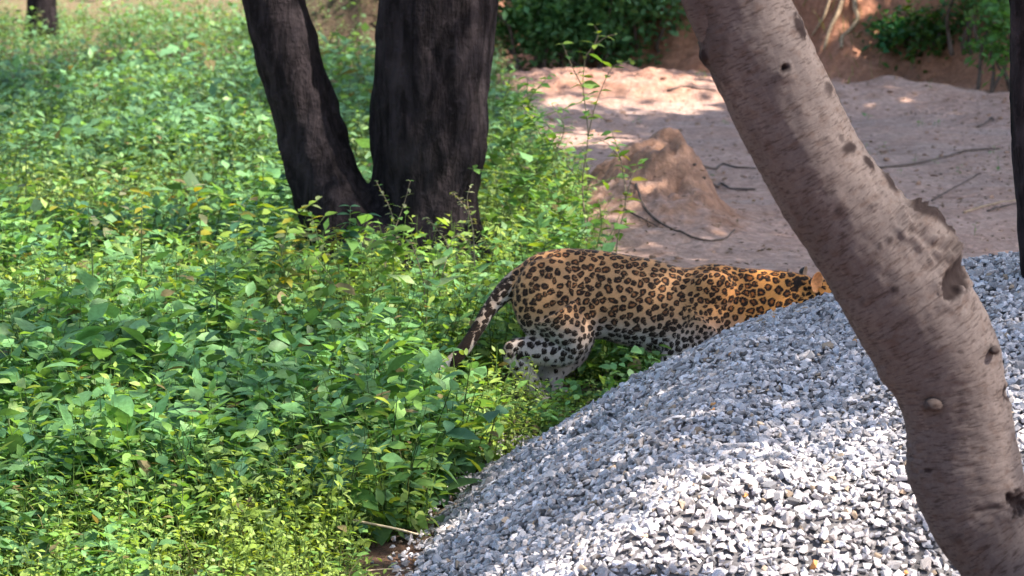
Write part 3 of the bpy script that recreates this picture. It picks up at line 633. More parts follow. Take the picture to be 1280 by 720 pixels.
def ear(cx, cy, dy, yaw, m_in, m_out, sz_):
    n1, n2 = 20, 8; c = L(cx, cy, dy); Vv = []; 
    for lay, off in ((0, 0.), (1, -.006)):
        for i in range(n2 + 1):
            r_ = (i / n2)
            for j in range(n1):
                a = 2 * np.pi * j / n1; rr = r_ * (.044 if math.sin(a) > 0 else .036) * sz_
                Vv.append([rr * math.cos(a) * .85, -.022 * (r_ ** 2) - off * (1 - r_ * .8), rr * math.sin(a) * 1.1])
    Vv = np.array(Vv); q = Matrix.Rotation(yaw, 3, 'Z') @ Matrix.Rotation(R(8), 3, 'X'); Vv = Vv @ np.array(q).T + c
    F_ = []; 
    for lay in (0, 1):
        b_ = lay * (n2 + 1) * n1
        for i in range(n2):
            for j in range(n1):
                f = [b_ + i * n1 + j, b_ + i * n1 + (j + 1) % n1, b_ + (i + 1) * n1 + (j + 1) % n1, b_ + (i + 1) * n1 + j]; F_.append(f if lay == 0 else f[::-1])
    b_ = (n2 + 1) * n1
    for j in range(n1): F_.append([n2 * n1 + j, n2 * n1 + (j + 1) % n1, b_ + n2 * n1 + (j + 1) % n1, b_ + n2 * n1 + j])
    mi = [0] * (n1 * n2) + [1] * (n1 * n2) + [0] * n1
    return put('ear', mesh('ear', Vv, np.array(F_), [m_in, m_out], True, None, mi), lp)
EAR_IN = plain('ear_inside_fur', (.62, .27, .10), .8, 80, .25); EAR_OUT = plain('ear_black_back', (.018, .014, .013), .8, 80, .3)
ear(1015, 350, -.06, R(42), EAR_IN, EAR_OUT, 1.); ear(1002, 342, .06, R(60), plain('ear_pale_fur', (.40, .27, .18), .8, 80, .2), EAR_OUT, .55)
EYE = plain('amber_eye', (.45, .28, .05), .15, 200, .2, .0005); NOSE = plain('dark_pink_nose', (.12, .05, .045), .5, 80)
for s_ in (-1, 1):
    v, f, _ = nub(L(1056, 380, s_ * .036), .0095, (1, .8, 1), 2); ob('eye', v, f, EYE, lp)
v, f, _ = nub(L(1079, 398, 0), .013, (.8, 1.1, .8), 2); ob('nose', v, f, NOSE, lp)

# ------------------------------------------------------------------ leaves
def leaf_tpl(fine=True):
    if fine:
        t = [0, .22, .5, .78, 1]; wd = [0, .75, 1., .55, 0]
        V_ = [(0, 0, 0)]; 
        for a, b in zip(t[1:-1], wd[1:-1]): V_ += [(a, b * .5, .10 * b), (a, 0, 0), (a, -b * .5, .10 * b)]
        V_.append((1, 0, 0)); F_ = [(0, 2, 1), (0, 3, 2)]
        for k_ in (1, 4): F_ += [(k_, k_ + 1, k_ + 4), (k_, k_ + 4, k_ + 3), (k_ + 1, k_ + 2, k_ + 5), (k_ + 1, k_ + 5, k_ + 4)]
        F_ += [(7, 8, 10), (8, 9, 10)]
    else:
        V_ = [(0, 0, 0), (.45, .5, .06), (.5, 0, 0), (.45, -.5, .06), (1, 0, 0)]; F_ = [(0, 2, 1), (0, 3, 2), (1, 2, 4), (2, 3, 4)]
    return np.array(V_, float), np.array(F_)
TF, TC = leaf_tpl(True), leaf_tpl(False)
def leaves(P, az, el, Ln, Wd, roll, cl, droop, tpl):
    tv, tf = tpl; n = len(P)
    X = tv[None, :, 0] * Ln[:, None]; Y_ = tv[None, :, 1] * Wd[:, None]; Z = tv[None, :, 2] * Wd[:, None] - droop[:, None] * Ln[:, None] * tv[None, :, 0] ** 2
    cr, sr = np.cos(roll)[:, None], np.sin(roll)[:, None]; Y2 = Y_ * cr - Z * sr; Z2 = Y_ * sr + Z * cr
    ce, se = np.cos(el)[:, None], np.sin(el)[:, None]; X3 = X * ce - Z2 * se; Z3 = X * se + Z2 * ce
    ca, sa = np.cos(az)[:, None], np.sin(az)[:, None]
    V_ = np.stack([P[:, 0, None] + X3 * ca - Y2 * sa, P[:, 1, None] + X3 * sa + Y2 * ca, P[:, 2, None] + Z3], -1)
    return V_.reshape(-1, 3), (tf[None] + (np.arange(n) * len(tv))[:, None, None]).reshape(-1, 3), np.repeat(cl, len(tv), 0)
def weeds(bx, by, h, kindi, g, tpl, nodes):
    """bx,by bases; h heights; kindi species 0 small yellow-green, 1 mid, 2 broad bluish"""
    n = len(bx); bz = gz(bx, by); lean = g.normal(0, .22, (n, 2)) * h[:, None]
    tt = g.random((n, nodes)); tt = .12 + .88 * (np.arange(nodes)[None] + tt) / nodes
    P_ = np.stack([bx[:, None] + lean[:, 0, None] * tt ** 1.5, by[:, None] + lean[:, 1, None] * tt ** 1.5, bz[:, None] + h[:, None] * tt], -1)
    az = (g.random(n) * 6.28)[:, None] + np.arange(nodes)[None] * 2.4 + g.normal(0, .4, (n, nodes))
    Ls = np.array([.054, .072, .106])[kindi]; Ls = Ls * np.exp(np.clip(g.normal(0, .26, n), -.5, .45)) ; Lf = Ls[:, None] * (1.1 - .45 * tt) * g.uniform(.65, 1.2, (n, nodes)); sc_ = np.clip(h / .35, .5, 1.2)[:, None]; Lf = Lf * sc_
    Wf = Lf * np.array([.46, .52, .62])[kindi][:, None] * g.uniform(.85, 1.15, (n, nodes))
    stalk = Lf * .35; P_[..., 0] += np.cos(az) * stalk; P_[..., 1] += np.sin(az) * stalk
    el = g.normal(.12, .38, (n, nodes)) + .4 * (tt - .5)
    cb = np.array([(.32, .45, .09), (.20, .37, .085), (.15, .31, .115)])[kindi]; cb = cb + (np.array([.16, .31, .17]) - cb) * (.65 * sst(17, 23, by))[:, None]; cb = cb * np.exp(g.normal(0, .22, (n, 1)))  # distant plants blended to teal, sky sheen put into the leaf colour
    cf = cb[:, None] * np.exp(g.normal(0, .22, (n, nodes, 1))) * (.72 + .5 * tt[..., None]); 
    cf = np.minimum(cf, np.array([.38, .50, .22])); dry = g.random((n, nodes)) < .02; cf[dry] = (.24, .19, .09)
    r_ = lambda a: a.reshape(-1)
    V1, F1, C1 = leaves(P_.reshape(-1, 3), r_(az), r_(el), r_(Lf), r_(Wf), g.normal(0, .35, n * nodes), cf.reshape(-1, 3), g.uniform(.05, .4, n * nodes), tpl)
    # stems: three-sided, two segments
    sr = .0028 * np.clip(h / .3, .6, 1.4); ang = np.array([0, 2.09, 4.19]); Vs = []
    for t_, rr in ((0., 1.), (.55, .8), (1., .35)):
        Vs.append(np.stack([bx[:, None] + lean[:, 0, None] * t_ ** 1.5 + np.cos(ang) * sr[:, None] * rr, by[:, None] + lean[:, 1, None] * t_ ** 1.5 + np.sin(ang) * sr[:, None] * rr, (bz + h * t_)[:, None] + 0 * ang], -1))
    Vs = np.stack(Vs, 1).reshape(-1, 3); f = []
    for s_ in (0, 3):
        for j in range(3): f += [(s_ + j, s_ + (j + 1) % 3, s_ + 3 + (j + 1) % 3), (s_ + j, s_ + 3 + (j + 1) % 3, s_ + 3 + j)]
    Fs = (np.array(f)[None] + (np.arange(n) * 9)[:, None, None]).reshape(-1, 3)
    Cs = np.repeat(np.array([(.10, .17, .04)]) * np.exp(g.normal(0, .3, (n, 1))), 9, 0)
    V2 = np.vstack([V1, Vs]); F2 = np.vstack([F1, Fs + len(V1)]); return V2, F2, np.vstack([C1, Cs])
def hmap(x, y):
    px_, py_ = proj(np.stack([x, y, np.zeros_like(x)], -1))
    h = .34 + .12 * fbm(x * 1.1, y * 1.1, s=301)
    # low and open in front of the leopard's hind legs and where its tail passes
    f = np.exp(-(((px_ - 720) / 95) ** 2)) * sst(13.0, 13.5, y) * sst(14.6, 14.3, y); h = h * (1 - .68 * f)
    f = np.exp(-(((px_ - 730) / 110) ** 2)) * sst(12.3, 12.8, y) * sst(13.6, 13.3, y); h = h * (1 - .55 * f)
    f = np.exp(-(((px_ - 580) / 48) ** 2)) * sst(12.9, 13.3, y) * sst(14.3, 14.1, y); h = h * (1 - .62 * f)
    f = np.exp(-(((px_ - 380) / 26) ** 2)) * sst(13.2, 13.5, y) * sst(14.1, 13.9, y); h = h * (1 - .3 * f)
    h *= 1 - .45 * sst(.25, 0, vegmask(x, y)); h *= 1 - .3 * sst(11.6, 10.6, y); h = h * (1 - .25 * sst(26, 31, y))
    return np.maximum(h, .06)
g = np.random.default_rng(55); VP = []
def sample(n, yl, yh, marg=1.3):
    y_ = yl + (yh - yl) * g.random(n * 6); xm = y_ * 640 / FPX * marg + .25; x_ = g.uniform(-1, 1, n * 6) * xm.max(); k_ = (np.abs(x_) < xm)
    x_, y_ = x_[k_], y_[k_]; vmk = vegmask(x_, y_) + .10 * fbm(x_ * 2.5, y_ * 2.5, s=9); k_ = vmk > .0; k_ &= heapz(x_, y_) < -.02
    k_ &= ~((np.hypot((x_ - W(520, 380, YD)[0]) / .62, (y_ - YD) / .45)) < 1)
    k_ &= np.hypot((x_ + .34) / .15, (y_ - 11.05) / .45) > 1
    leo = (x_ > L(632, 400)[0]) & (x_ < L(1080, 400)[0]) & (np.abs(y_ - YL) < .17); k_ &= ~leo
    return x_[k_][:n], y_[k_][:n]
def species(x, y):
    n = fbm(x * 1.4, y * 1.1, s=401) + g.normal(0, .28, len(x)); px_, py_ = proj(np.stack([x, y, np.zeros_like(x)], -1))
    n = n + .5 * sst(640, 720, py_) - .25 * np.exp(-((py_ - 560) / 70) ** 2) - .1 * sst(180, 60, py_)
    return np.where(n > .13, 0, np.where(n > -.18, 1, 2))
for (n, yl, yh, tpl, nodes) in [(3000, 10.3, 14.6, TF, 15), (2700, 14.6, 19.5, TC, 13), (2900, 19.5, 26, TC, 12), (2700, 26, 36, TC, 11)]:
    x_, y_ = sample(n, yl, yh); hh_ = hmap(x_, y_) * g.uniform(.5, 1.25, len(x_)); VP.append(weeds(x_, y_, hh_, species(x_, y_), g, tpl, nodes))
    # low filler leaves so the soil hardly shows
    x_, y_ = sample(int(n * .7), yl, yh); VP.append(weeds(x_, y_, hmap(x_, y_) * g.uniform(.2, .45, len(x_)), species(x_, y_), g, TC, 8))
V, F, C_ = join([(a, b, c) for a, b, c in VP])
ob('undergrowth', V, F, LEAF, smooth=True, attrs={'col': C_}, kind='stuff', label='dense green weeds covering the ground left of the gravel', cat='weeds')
# grass blades
def blades(x_, y_, h_, wd, colb, g, bend=.5):
    n = len(x_); az = g.random(n) * 6.28; b_ = g.uniform(.1, bend, n) * h_; z_ = gz(x_, y_); V_ = []
    fa = g.random(n) * 3.14
    for t_, ww in ((0, 1), (.5, .8), (1, .05)):
        cx = x_ + np.cos(az) * b_ * t_ ** 2; cy = y_ + np.sin(az) * b_ * t_ ** 2; cz = z_ + h_ * (t_ - .15 * t_ ** 2)
        for s_ in (-1, 1): V_.append(np.stack([cx + s_ * np.cos(fa) * wd * ww, cy + s_ * np.sin(fa) * wd * ww, cz], -1))
    V_ = np.stack(V_, 1).reshape(-1, 3); f = np.array([(0, 1, 3), (0, 3, 2), (2, 3, 5), (2, 5, 4)])
    return V_, (f[None] + (np.arange(n) * 6)[:, None, None]).reshape(-1, 3), np.repeat(colb, 6, 0)
x_, y_ = sample(5200, 10.3, 26); n_ = len(x_); cg = np.array([(.13, .20, .035)]) * np.exp(g.normal(0, .3, (n_, 1))); dr = g.random(n_) < .16; cg[dr] = (.34, .30, .15)
keep = (fbm(x_ * 1.2, y_ * 1.2, s=501) + .35 * sst(12, 10.8, y_)) > -.05; 
V, F, C_ = blades(x_[keep], y_[keep], (hmap(x_, y_) * g.uniform(.6, 1.25, n_))[keep], .0030, cg[keep], g)
ob('grass', V, F, LEAF, attrs={'col': C_}, kind='stuff', label='thin grass blades growing up between the weeds', cat='grass')

# leaf litter and small clods on the sand
g = np.random.default_rng(71); n = 3200; x_ = g.uniform(-.6, 4.5, n * 2); y_ = g.uniform(15, 29.5, n * 2); k = (vegmask(x_, y_) < 0) & (fbm(x_ * 1.5, y_ * 1.5, s=6) > -.2); x_, y_ = x_[k], y_[k]; n = len(x_)
cl = np.array([(.13, .08, .045)]) * np.exp(g.normal(0, .45, (n, 1))); Pq = np.stack([x_, y_, gz(x_, y_) + .006], -1)
V, F, C_ = leaves(Pq, g.random(n) * 6.28, g.normal(0, .2, n), g.uniform(.015, .05, n), g.uniform(.006, .02, n), g.normal(0, .4, n), cl, g.uniform(-.2, .3, n), TC)
ob('leaf_litter', V, F, LEAF, attrs={'col': C_}, kind='stuff', label='scattered dry leaves lying on the pink sand', cat='leaf litter')
CLOD = plain('dry_clod', (.33, .20, .14), .95, 60)
n = 2200; x_ = g.uniform(-.6, 4.6, n); y_ = 16 + 15 * g.random(n) ** .7; k = (vegmask(x_, y_) < -.1); x_, y_ = x_[k], y_[k]; Vl, Fl, kk = [], [], 0
for i in range(len(x_)):
    tv, tf = STV[i % 36]; s_ = float(np.exp(g.normal(math.log(.022), .5))); s_ = min(s_, .09); q = tv @ np.array(Matrix.Rotation(g.random() * 6, 3, 'Z')) * s_ + [x_[i], y_[i], float(gz(x_[i], y_[i])) + s_ * .1]; Vl.append(q); Fl.append(tf + kk); kk += len(tv)
ob('pebbles', np.vstack(Vl), np.vstack(Fl), CLOD, smooth=False, kind='stuff', label='small clods and pebbles strewn over the sand and bank foot', cat='pebbles')

# ------------------------------------------------------------------ plants one can tell apart
def one_leaf(col, shape):
    tv, tf = TF; v = tv * np.array([1, shape, shape]); v[:, 2] -= .25 * v[:, 0] ** 2
    return mesh('leaf', v, tf, [LEAF], True, {'col': np.tile(col, (len(v), 1))})
LM = {'lime': [one_leaf((.26, .38, .06), .5), one_leaf((.20, .34, .06), .55)], 'mid': [one_leaf((.14, .29, .07), .5), one_leaf((.11, .25, .06), .55)],
      'blue': [one_leaf((.08, .20, .11), .6), one_leaf((.09, .22, .13), .62)], 'grey': [one_leaf((.26, .27, .16), .5), one_leaf((.2, .25, .12), .5)], 'yellow': [one_leaf((.32, .30, .03), .5)]}
STEMM = plain('green_stem', (.13, .18, .05), .6, 60); TANSTEM = plain('tan_stem', (.20, .155, .10), .7, 60)
def pleaf(parent, pos, az, el, ln, kind, g):
    o = bpy.data.objects.new('leaf', LM[kind][g.integers(len(LM[kind]))]); COL.objects.link(o); o.parent = parent
    o.location = tuple(np.array(pos) - np.array(parent.location)); o.rotation_euler = (g.normal(0, .3), -el, az); o.scale = (ln,) * 3; return o
def plant(name, label, cat, paths, r, kinds, step, lsize, seed, group=None, stem=STEMM, el=.2, tpw=.5):
    """paths: lists of world points; leaves alternate along each"""
    g = np.random.default_rng(seed); b = np.array(paths[0][0], float); t = thing(name, label, cat, b, group)
    parts_ = []; spots_ = []
    for i, pth in enumerate(paths):
        D_ = catmull(np.array(pth, float), 6); rr = np.linspace(r, r * .45, len(D_)) * (1 if i == 0 else .7); v, f, a = tube(D_, rr, 6); parts_.append((v, f, a))
        Ln = np.linalg.norm(np.diff(D_, axis=0), axis=1).sum(); k_ = max(2, int(Ln / step)); s0 = .3 if i == 0 else .15
        for q in range(k_ + 1):
            u = s0 + (1 - s0) * q / k_; idx = min(int(u * (len(D_) - 1)), len(D_) - 1); spots_.append((D_[idx], u))
    v, f, a = join(parts_); ob('stem', v, f, stem, t)
    a0 = g.random() * 6.28
    for i, (p_, u) in enumerate(spots_):
        for s_ in (0, math.pi):
            if g.random() < .12: continue
            pleaf(t, p_, a0 + i * 1.57 + s_ + g.normal(0, .3), el + g.normal(0, .25), lsize * (1.15 - tpw * u) * g.uniform(.75, 1.2), kinds[g.integers(len(kinds))], g)
    return t
# the tall sprig against the sand
Yp = 17.6
def wp(lst, Y): return [W(a, b, Y) for a, b in lst]
def grounded(lst, Y): 
    q = wp(lst, Y); q[0] = np.array([q[0][0], q[0][1], float(gz(q[0][0], q[0][1]))]); return q
plant('tall_weed', 'tallest weed, forking sprig rising against the sand and dark bushes', 'weed', [grounded([(735, 345), (733, 290), (728, 230), (735, 170), (729, 110), (731, 72)], Yp), wp([(731, 72), (742, 58), (758, 46), (770, 43)], Yp), wp([(729, 110), (716, 85), (703, 55)], Yp), wp([(735, 170), (745, 130), (765, 85), (788, 76)], Yp), wp([(742, 58), (748, 42), (743, 32)], Yp), wp([(728, 230), (700, 195), (680, 165)], Yp)], .0045, ['lime', 'lime', 'mid'], .055, .075, 1, 'tall leggy weeds beside the sand', TANSTEM)
plant('tall_weed', 'leggy weed with yellowish stem leaning right over the sand mound edge', 'weed', [grounded([(768, 345), (772, 300), (782, 250), (776, 200), (765, 165)], 17.2), wp([(782, 250), (792, 215), (800, 200)], 17.2), wp([(776, 200), (760, 180), (740, 172)], 17.2)], .004, ['yellow', 'lime', 'mid'], .05, .075, 2, 'tall leggy weeds beside the sand', TANSTEM)
plant('tall_weed', 'branching weed with small olive leaves left of the tallest sprig', 'weed', [grounded([(690, 330), (700, 270), (690, 200), (665, 150), (645, 120)], 18.2), wp([(690, 200), (705, 160), (690, 130)], 18.2), wp([(700, 270), (720, 225), (725, 195)], 18.2)], .004, ['mid', 'lime'], .05, .08, 3, 'tall leggy weeds beside the sand', STEMM)
plant('tall_weed', 'short bushy weed at the sand edge above the leopard rump', 'weed', [grounded([(748, 360), (745, 320), (752, 280), (748, 250)], 16.6), wp([(745, 320), (765, 290), (775, 268)], 16.6)], .004, ['mid', 'mid', 'lime'], .04, .08, 4, 'tall leggy weeds beside the sand', STEMM)
g = np.random.default_rng(77)
for i, (a, b, Y_, hp_) in enumerate([(655, 300, 18.6, .75), (712, 340, 17.9, .6), (668, 370, 17.2, .62), (722, 385, 16.6, .5), (640, 360, 17.4, .7), (700, 400, 16.2, .45), (748, 395, 16.4, .42), (630, 240, 20.2, .75), (680, 270, 19.4, .7)]):
    b0 = W(a, b, Y_); b0[2] = float(gz(b0[0], b0[1])); q = [b0, b0 + [g.normal(0, .04), 0, hp_ * .4], b0 + [g.normal(0, .09), 0, hp_ * .75], b0 + [g.normal(0, .13), 0, hp_]]
    plant('tall_weed', 'leggy green weed in the leafy fringe along the sand edge', 'weed', [q, [q[1], q[1] + [g.normal(0, .12), 0, hp_ * .2], q[1] + [g.normal(0, .18), 0, hp_ * .42]], [q[2], q[2] + [g.normal(0, .1), 0, hp_ * .12], q[2] + [g.normal(0, .15), 0, hp_ * .22]]], .0045, ['lime', 'mid', 'mid'], .05, .085, 140 + i, 'weeds in the fringe along the sand edge', STEMM, .15, .5)
for i in range(12):
    Y_ = g.uniform(13.6, 17.5); b0 = W(g.uniform(10, 400), 300, Y_); b0[2] = float(gz(b0[0], b0[1])); hp_ = g.uniform(.5, .68); q = [b0, b0 + [g.normal(0, .04), 0, hp_ * .4], b0 + [g.normal(0, .08), 0, hp_ * .75], b0 + [g.normal(0, .11), 0, hp_]]
    plant('tall_weed', 'leafy weed standing above its neighbours in the sunny patch left of the dark trunk', 'weed', [q, [q[1], q[1] + [g.normal(0, .12), 0, hp_ * .2], q[1] + [g.normal(0, .18), 0, hp_ * .42]]], .004, [['lime', 'mid'], ['mid', 'blue'], ['lime', 'yellow', 'grey']][i % 3], .05, .10, 160 + i, 'taller weeds in the sunny patch', STEMM, .1, .5)
for gname, tail_ in (('weeds in the fringe along the sand edge', 'from the left among the leggy weeds fringing the sand'), ('taller weeds in the sunny patch', 'from the left among the taller leafy weeds in the sunny patch')):
    for k_, o_ in enumerate(sorted([o_ for o_ in SC.objects if o_.get('group') == gname], key=lambda o_: float(proj(np.array(o_.location))[0]))):
        o_['label'] = ['first', 'second', 'third', 'fourth', 'fifth', 'sixth', 'seventh', 'eighth', 'ninth', 'tenth', 'eleventh', 'twelfth'][k_] + ' ' + tail_
# weeds in front of the forked trunk
fr = [([(478, 400), (480, 340), (492, 290), (488, 262), (470, 226)], [(492, 290), (505, 255), (513, 226)], 15.9, ['grey', 'mid'], 'weed with drooping tan tip standing against the fork of the dark trunk', TANSTEM, .035),
      ([(440, 400), (436, 330), (437, 290), (438, 258)], [(437, 300), (450, 290), (460, 268)], 15.7, ['blue', 'mid'], 'weed with a flat whorl of leaves before the left dark stem', STEMM, .075),
      ([(424, 400), (423, 340), (421, 300), (417, 285)], None, 15.5, ['yellow', 'lime'], 'single yellow-leaved shoot before the left dark stem', STEMM, .05),
      ([(500, 400), (492, 340), (494, 300), (498, 286)], [(494, 320), (480, 300), (470, 292)], 15.4, ['lime', 'mid'], 'bright green broad-leaved weed centred before the dark trunk', STEMM, .085),
      ([(548, 400), (552, 350), (560, 310), (545, 285), (532, 272)], [(560, 310), (570, 295), (585, 300)], 15.8, ['grey'], 'dry greyish weed arching left before the right dark stem', TANSTEM, .03),
      ([(600, 400), (594, 340), (590, 280), (578, 255), (565, 240)], [(590, 280), (584, 250), (588, 232)], 15.9, ['grey', 'grey'], 'thin greyish sprig at the right edge of the dark trunk', TANSTEM, .03),
      ([(535, 400), (530, 360), (520, 320), (512, 300)], [(530, 360), (545, 340), (558, 322)], 15.2, ['grey', 'lime'], 'twiggy half-dry weed below the right dark stem', TANSTEM, .04),
      ([(400, 410), (405, 350), (398, 300), (388, 265)], [(405, 350), (415, 320), (428, 310)], 15.8, ['mid', 'grey'], 'leafy weed at the left foot of the dark trunk', STEMM, .05)]
for i, (a, b, Y_, kd, lb, st, ls) in enumerate(fr):
    plant('weed', lb, 'weed', [grounded(a, Y_)] + ([wp(b, Y_)] if b else []), .0035, kd, .038, ls * 1.3, 20 + i, 'weeds standing before the dark trunk', st, .15, .6)
# pale upright stalks in the sunny weeds on the left
for i, (lst, Y_, kd, lb) in enumerate([([(118, 400), (116, 340), (113, 290), (110, 258)], 14.8, ['lime', 'mid'], 'pale upright stalk with yellow-green leaves, left of its twin'), ([(178, 400), (177, 330), (177, 280), (178, 240)], 14.9, ['lime', 'yellow'], 'pale upright stalk topped by a yellowish leaf in the sunny weeds'),
        ([(228, 300), (226, 240), (224, 180)], 19., ['lime'], 'thin pale stalk rising from the hazy weeds behind'), ([(30, 330), (32, 260), (33, 175)], 18., ['grey', 'lime'], 'dry pale stalk in the bright weeds near the left edge')]):
    plant('weed', lb, 'weed', [grounded(lst, Y_)], .0045, kd, .075, .075, 40 + i, 'upright stalks in the left weeds', STEMM, .1, .5)
# broad bluish leaves in the shaded foreground
bl = [(90, 560, 12.3), (35, 590, 12.2), (215, 560, 12.2), (300, 590, 12.0), (400, 560, 12.4), (440, 610, 11.7), (500, 500, 12.9), (560, 545, 12.5), (590, 590, 12.2), (345, 630, 11.6), (150, 470, 13.2), (255, 450, 13.4), (310, 510, 12.8), (480, 560, 12.2), (440, 650, 11.4), (60, 430, 13.6), (370, 470, 13.0), (100, 640, 11.7)]
blab = ['spreading broad-leaved weed under the far left shade', 'broad-leaved weed half out of the left edge', 'broad-leaved weed with long drooping bluish leaves in the shade', 'dark broad-leaved weed in the middle of the shaded patch', 'broad-leaved weed just below the visible tail tip', 'large bluish leaves arching near the foot of the gravel', 'broad-leaved weed below the hanging tail', 'broad-leaved weed below and left of the hind paws', 'low broad-leaved weed touching the gravel edge', 'broad-leaved weed at the edge of the sunny foreground', 'broad-leaved weed in the shade left of centre', 'dark leaved weed behind the shaded patch', 'broad bluish weed between shaded patch and tail tip', 'long-leaved weed left of the gravel slope', 'broad leaf weed above the dry bent stalk', 'broad-leaved weed in the sun fleck by the left edge', 'broad-leaved weed beside the black tail tip', 'broad-leaved weed over the bright foreground at left']
for i, (a, b, Y_) in enumerate(bl):
    g = np.random.default_rng(300 + i); b0 = W(a, b, Y_); b0[2] = float(gz(b0[0], b0[1])); hgt = g.uniform(.24, .34)
    if heapz(b0[0], b0[1]) > 0: b0[0] -= .15
    pt = [b0, b0 + [g.normal(0, .03), g.normal(0, .03), hgt * .5], b0 + [g.normal(0, .06), g.normal(0, .05), hgt]]
    br = [pt[1], pt[1] + [g.normal(0, .07), g.normal(0, .05), hgt * .3], pt[1] + [g.normal(0, .12), g.normal(0, .06), hgt * .45]]
    plant('broad_leaf_weed', blab[i], 'weed', [pt, br], .004, ['blue', 'blue', 'mid'], .07, .115, 60 + i, 'broad-leaved weeds in the shade', STEMM, .0, .35)
# leafy shoots in the sunny foreground
for i, (a, b, lb) in enumerate([(160, 700, 'sunlit yellow-green shoot with paired leaves at the bottom left'), (225, 690, 'tall sunlit shoot with pale oval leaves left of the blue flower'), (60, 715, 'sunlit shoot close to the bottom left corner'), (350, 715, 'sunlit shoot between two blue flowers at the bottom'), (110, 660, 'sunlit shoot rising into the shade at left')]):
    b0 = W(a, b + 60, 11.0 + .15 * i); b0[2] = 0; g = np.random.default_rng(i)
    plant('weed', lb, 'weed', [[b0, b0 + [.01, 0, .13], b0 + [g.normal(0, .04), .0, .27]], [b0 + [.01, 0, .13], b0 + [.06, 0, .19], b0 + [.1, 0, .22]]], .0035, ['lime', 'lime', 'mid'], .045, .06, 90 + i, 'sunlit shoots in the foreground', STEMM, .25, .4)
# shoot at the foot of the leaning tree, bottom right
b0 = W(1245, 790, 8.7); b0[2] = 0
plant('weed', 'bright green leaf tips poking up at the foot of the leaning trunk', 'weed', [[b0, W(1243, 770, 8.7), W(1240, 722, 8.7)], [W(1243, 770, 8.7), W(1225, 745, 8.7), W(1210, 738, 8.7)]], .004, ['lime'], .06, .07, 120, None, STEMM, .1, .3)
# blue flowers
BLUE = plain('violet_petal', (.22, .24, .62), .6, 80, .3); WHT = plain('pale_petal', (.72, .72, .74), .6, 80, .1)
for i, (a, b, lb) in enumerate([(280, 697, 'small blue and white flower low in the sunny foreground'), (338, 697, 'small blue flower right of the blue and white one'), (112, 680, 'pale lilac flower among sunlit leaves at left'), (320, 440, 'tiny blue flower above the shaded patch'), (441, 614, 'tiny blue flower left of the gravel foot'), (592, 599, 'tiny blue flower right at the gravel edge')]):
    Yq = [11.1, 11.1, 11.2, 13.3, 11.6, 12.35][i]; c0 = W(a, b, Yq); b0 = c0.copy(); b0[2] = min(0, c0[2] - .1); t = thing('blue_flower', lb, 'flower', (b0[0], b0[1], 0), 'blue flowers in the weeds')
    v, f, _ = tube(catmull([b0, (b0 + c0) / 2 + [.01, 0, 0], c0], 4), .0018, 5); ob('stem', v, f, STEMM, t)
    g = np.random.default_rng(i)
    for k_ in range(5):
        az = k_ * 1.257; v, f, _ = leaves(c0[None], np.array([az]), np.array([.35]), np.array([.013 if i < 3 else .009]), np.array([.011 if i < 3 else .008]), np.array([0.]), np.zeros((1, 3)), np.array([.2]), TF)
        ob('petal', v, f, WHT if (i == 0 and k_ in (3, 4)) or i == 2 else BLUE, t)

# ------------------------------------------------------------------ dead stalks, twigs, roots
def twig(name, label, cat, lst, r, m, ground=True, group=None, Y=None, lift=.006):
    r = r * .72
    if ground:
        P_ = []
        for a, b in lst: q = RG(a, b); q[2] = float(gz(q[0], q[1])) + lift; P_.append(q)
    else: P_ = [W(a, b, Y) for a, b in lst]
    D_ = catmull(np.array(P_), 6)
    if ground: D_[:, 2] = np.maximum(D_[:, 2], gz(D_[:, 0], D_[:, 1]) + lift * .7)
    v, f, bc = tube(D_, np.linspace(r, r * .5, len(D_)), 8); n_ = normals(mesh('t', v, f)); v = v + n_ * (r * .3 * vn(v[:, 0] * 30, v[:, 1] * 30, v[:, 2] * 30, s=2))[:, None]
    return ob(name, v, f, m, label=label, cat=cat, group=group)
STRAW = plain('straw', (.55, .42, .26), .7, 50)
sv = [W(432, 648, 11.35), W(460, 654, 11.3), W(495, 661, 11.25), W(522, 668, 11.2)]
D_ = catmull(np.array(sv), 6); v, f, bc = tube(D_, np.linspace(.0045, .0035, len(D_)), 6); ob('dry_stalk', v, f, STRAW, label='tan dry stalk lying at the foot of the gravel', cat='stalk')
twig('twig', 'pale thin stick on bare soil at the bottom edge', 'twig', [(450, 718), (490, 716), (530, 719)], .004, STRAW)
gp = 'fallen twigs on the sand'
twig('twig', 'long curved twig on the sand above the leopard', 'twig', [(795, 235), (805, 260), (820, 277), (845, 290), (880, 302), (905, 300), (918, 290)], .010, WOOD, group=gp)
twig('twig', 'short straight twig crossing left of the long curved one', 'twig', [(780, 266), (800, 274), (822, 286)], .008, WOOD, group=gp)
twig('twig', 'dark branch lying right of the sand mound', 'twig', [(868, 214), (895, 213), (922, 211), (945, 212)], .013, WOOD, group=gp)
twig('twig', 'bent dark branch below the one right of the mound', 'twig', [(880, 224), (897, 234), (920, 239), (945, 238)], .014, WOOD, group=gp)
twig('twig', 'slanting twig on the sand in the middle right', 'twig', [(1165, 252), (1185, 240), (1210, 227), (1222, 220)], .009, WOOD, group=gp)
twig('twig', 'small bent twig far up on the right sand', 'twig', [(1222, 160), (1235, 153), (1240, 148), (1242, 153)], .012, WOOD, group=gp)
twig('twig', 'pale root-like twig near the right edge trunk', 'twig', [(1205, 268), (1220, 262), (1245, 256), (1275, 252)], .012, PALEROOT, group=gp)
twig('twig', 'dark twig under the pale one by the right edge', 'twig', [(1235, 265), (1255, 260), (1276, 255)], .010, WOOD, group=gp)
twig('twig', 'long low root running over the sand past the trunk', 'twig', [(1100, 212), (1140, 208), (1180, 198), (1210, 190), (1250, 188)], .015, WOOD, group=gp)
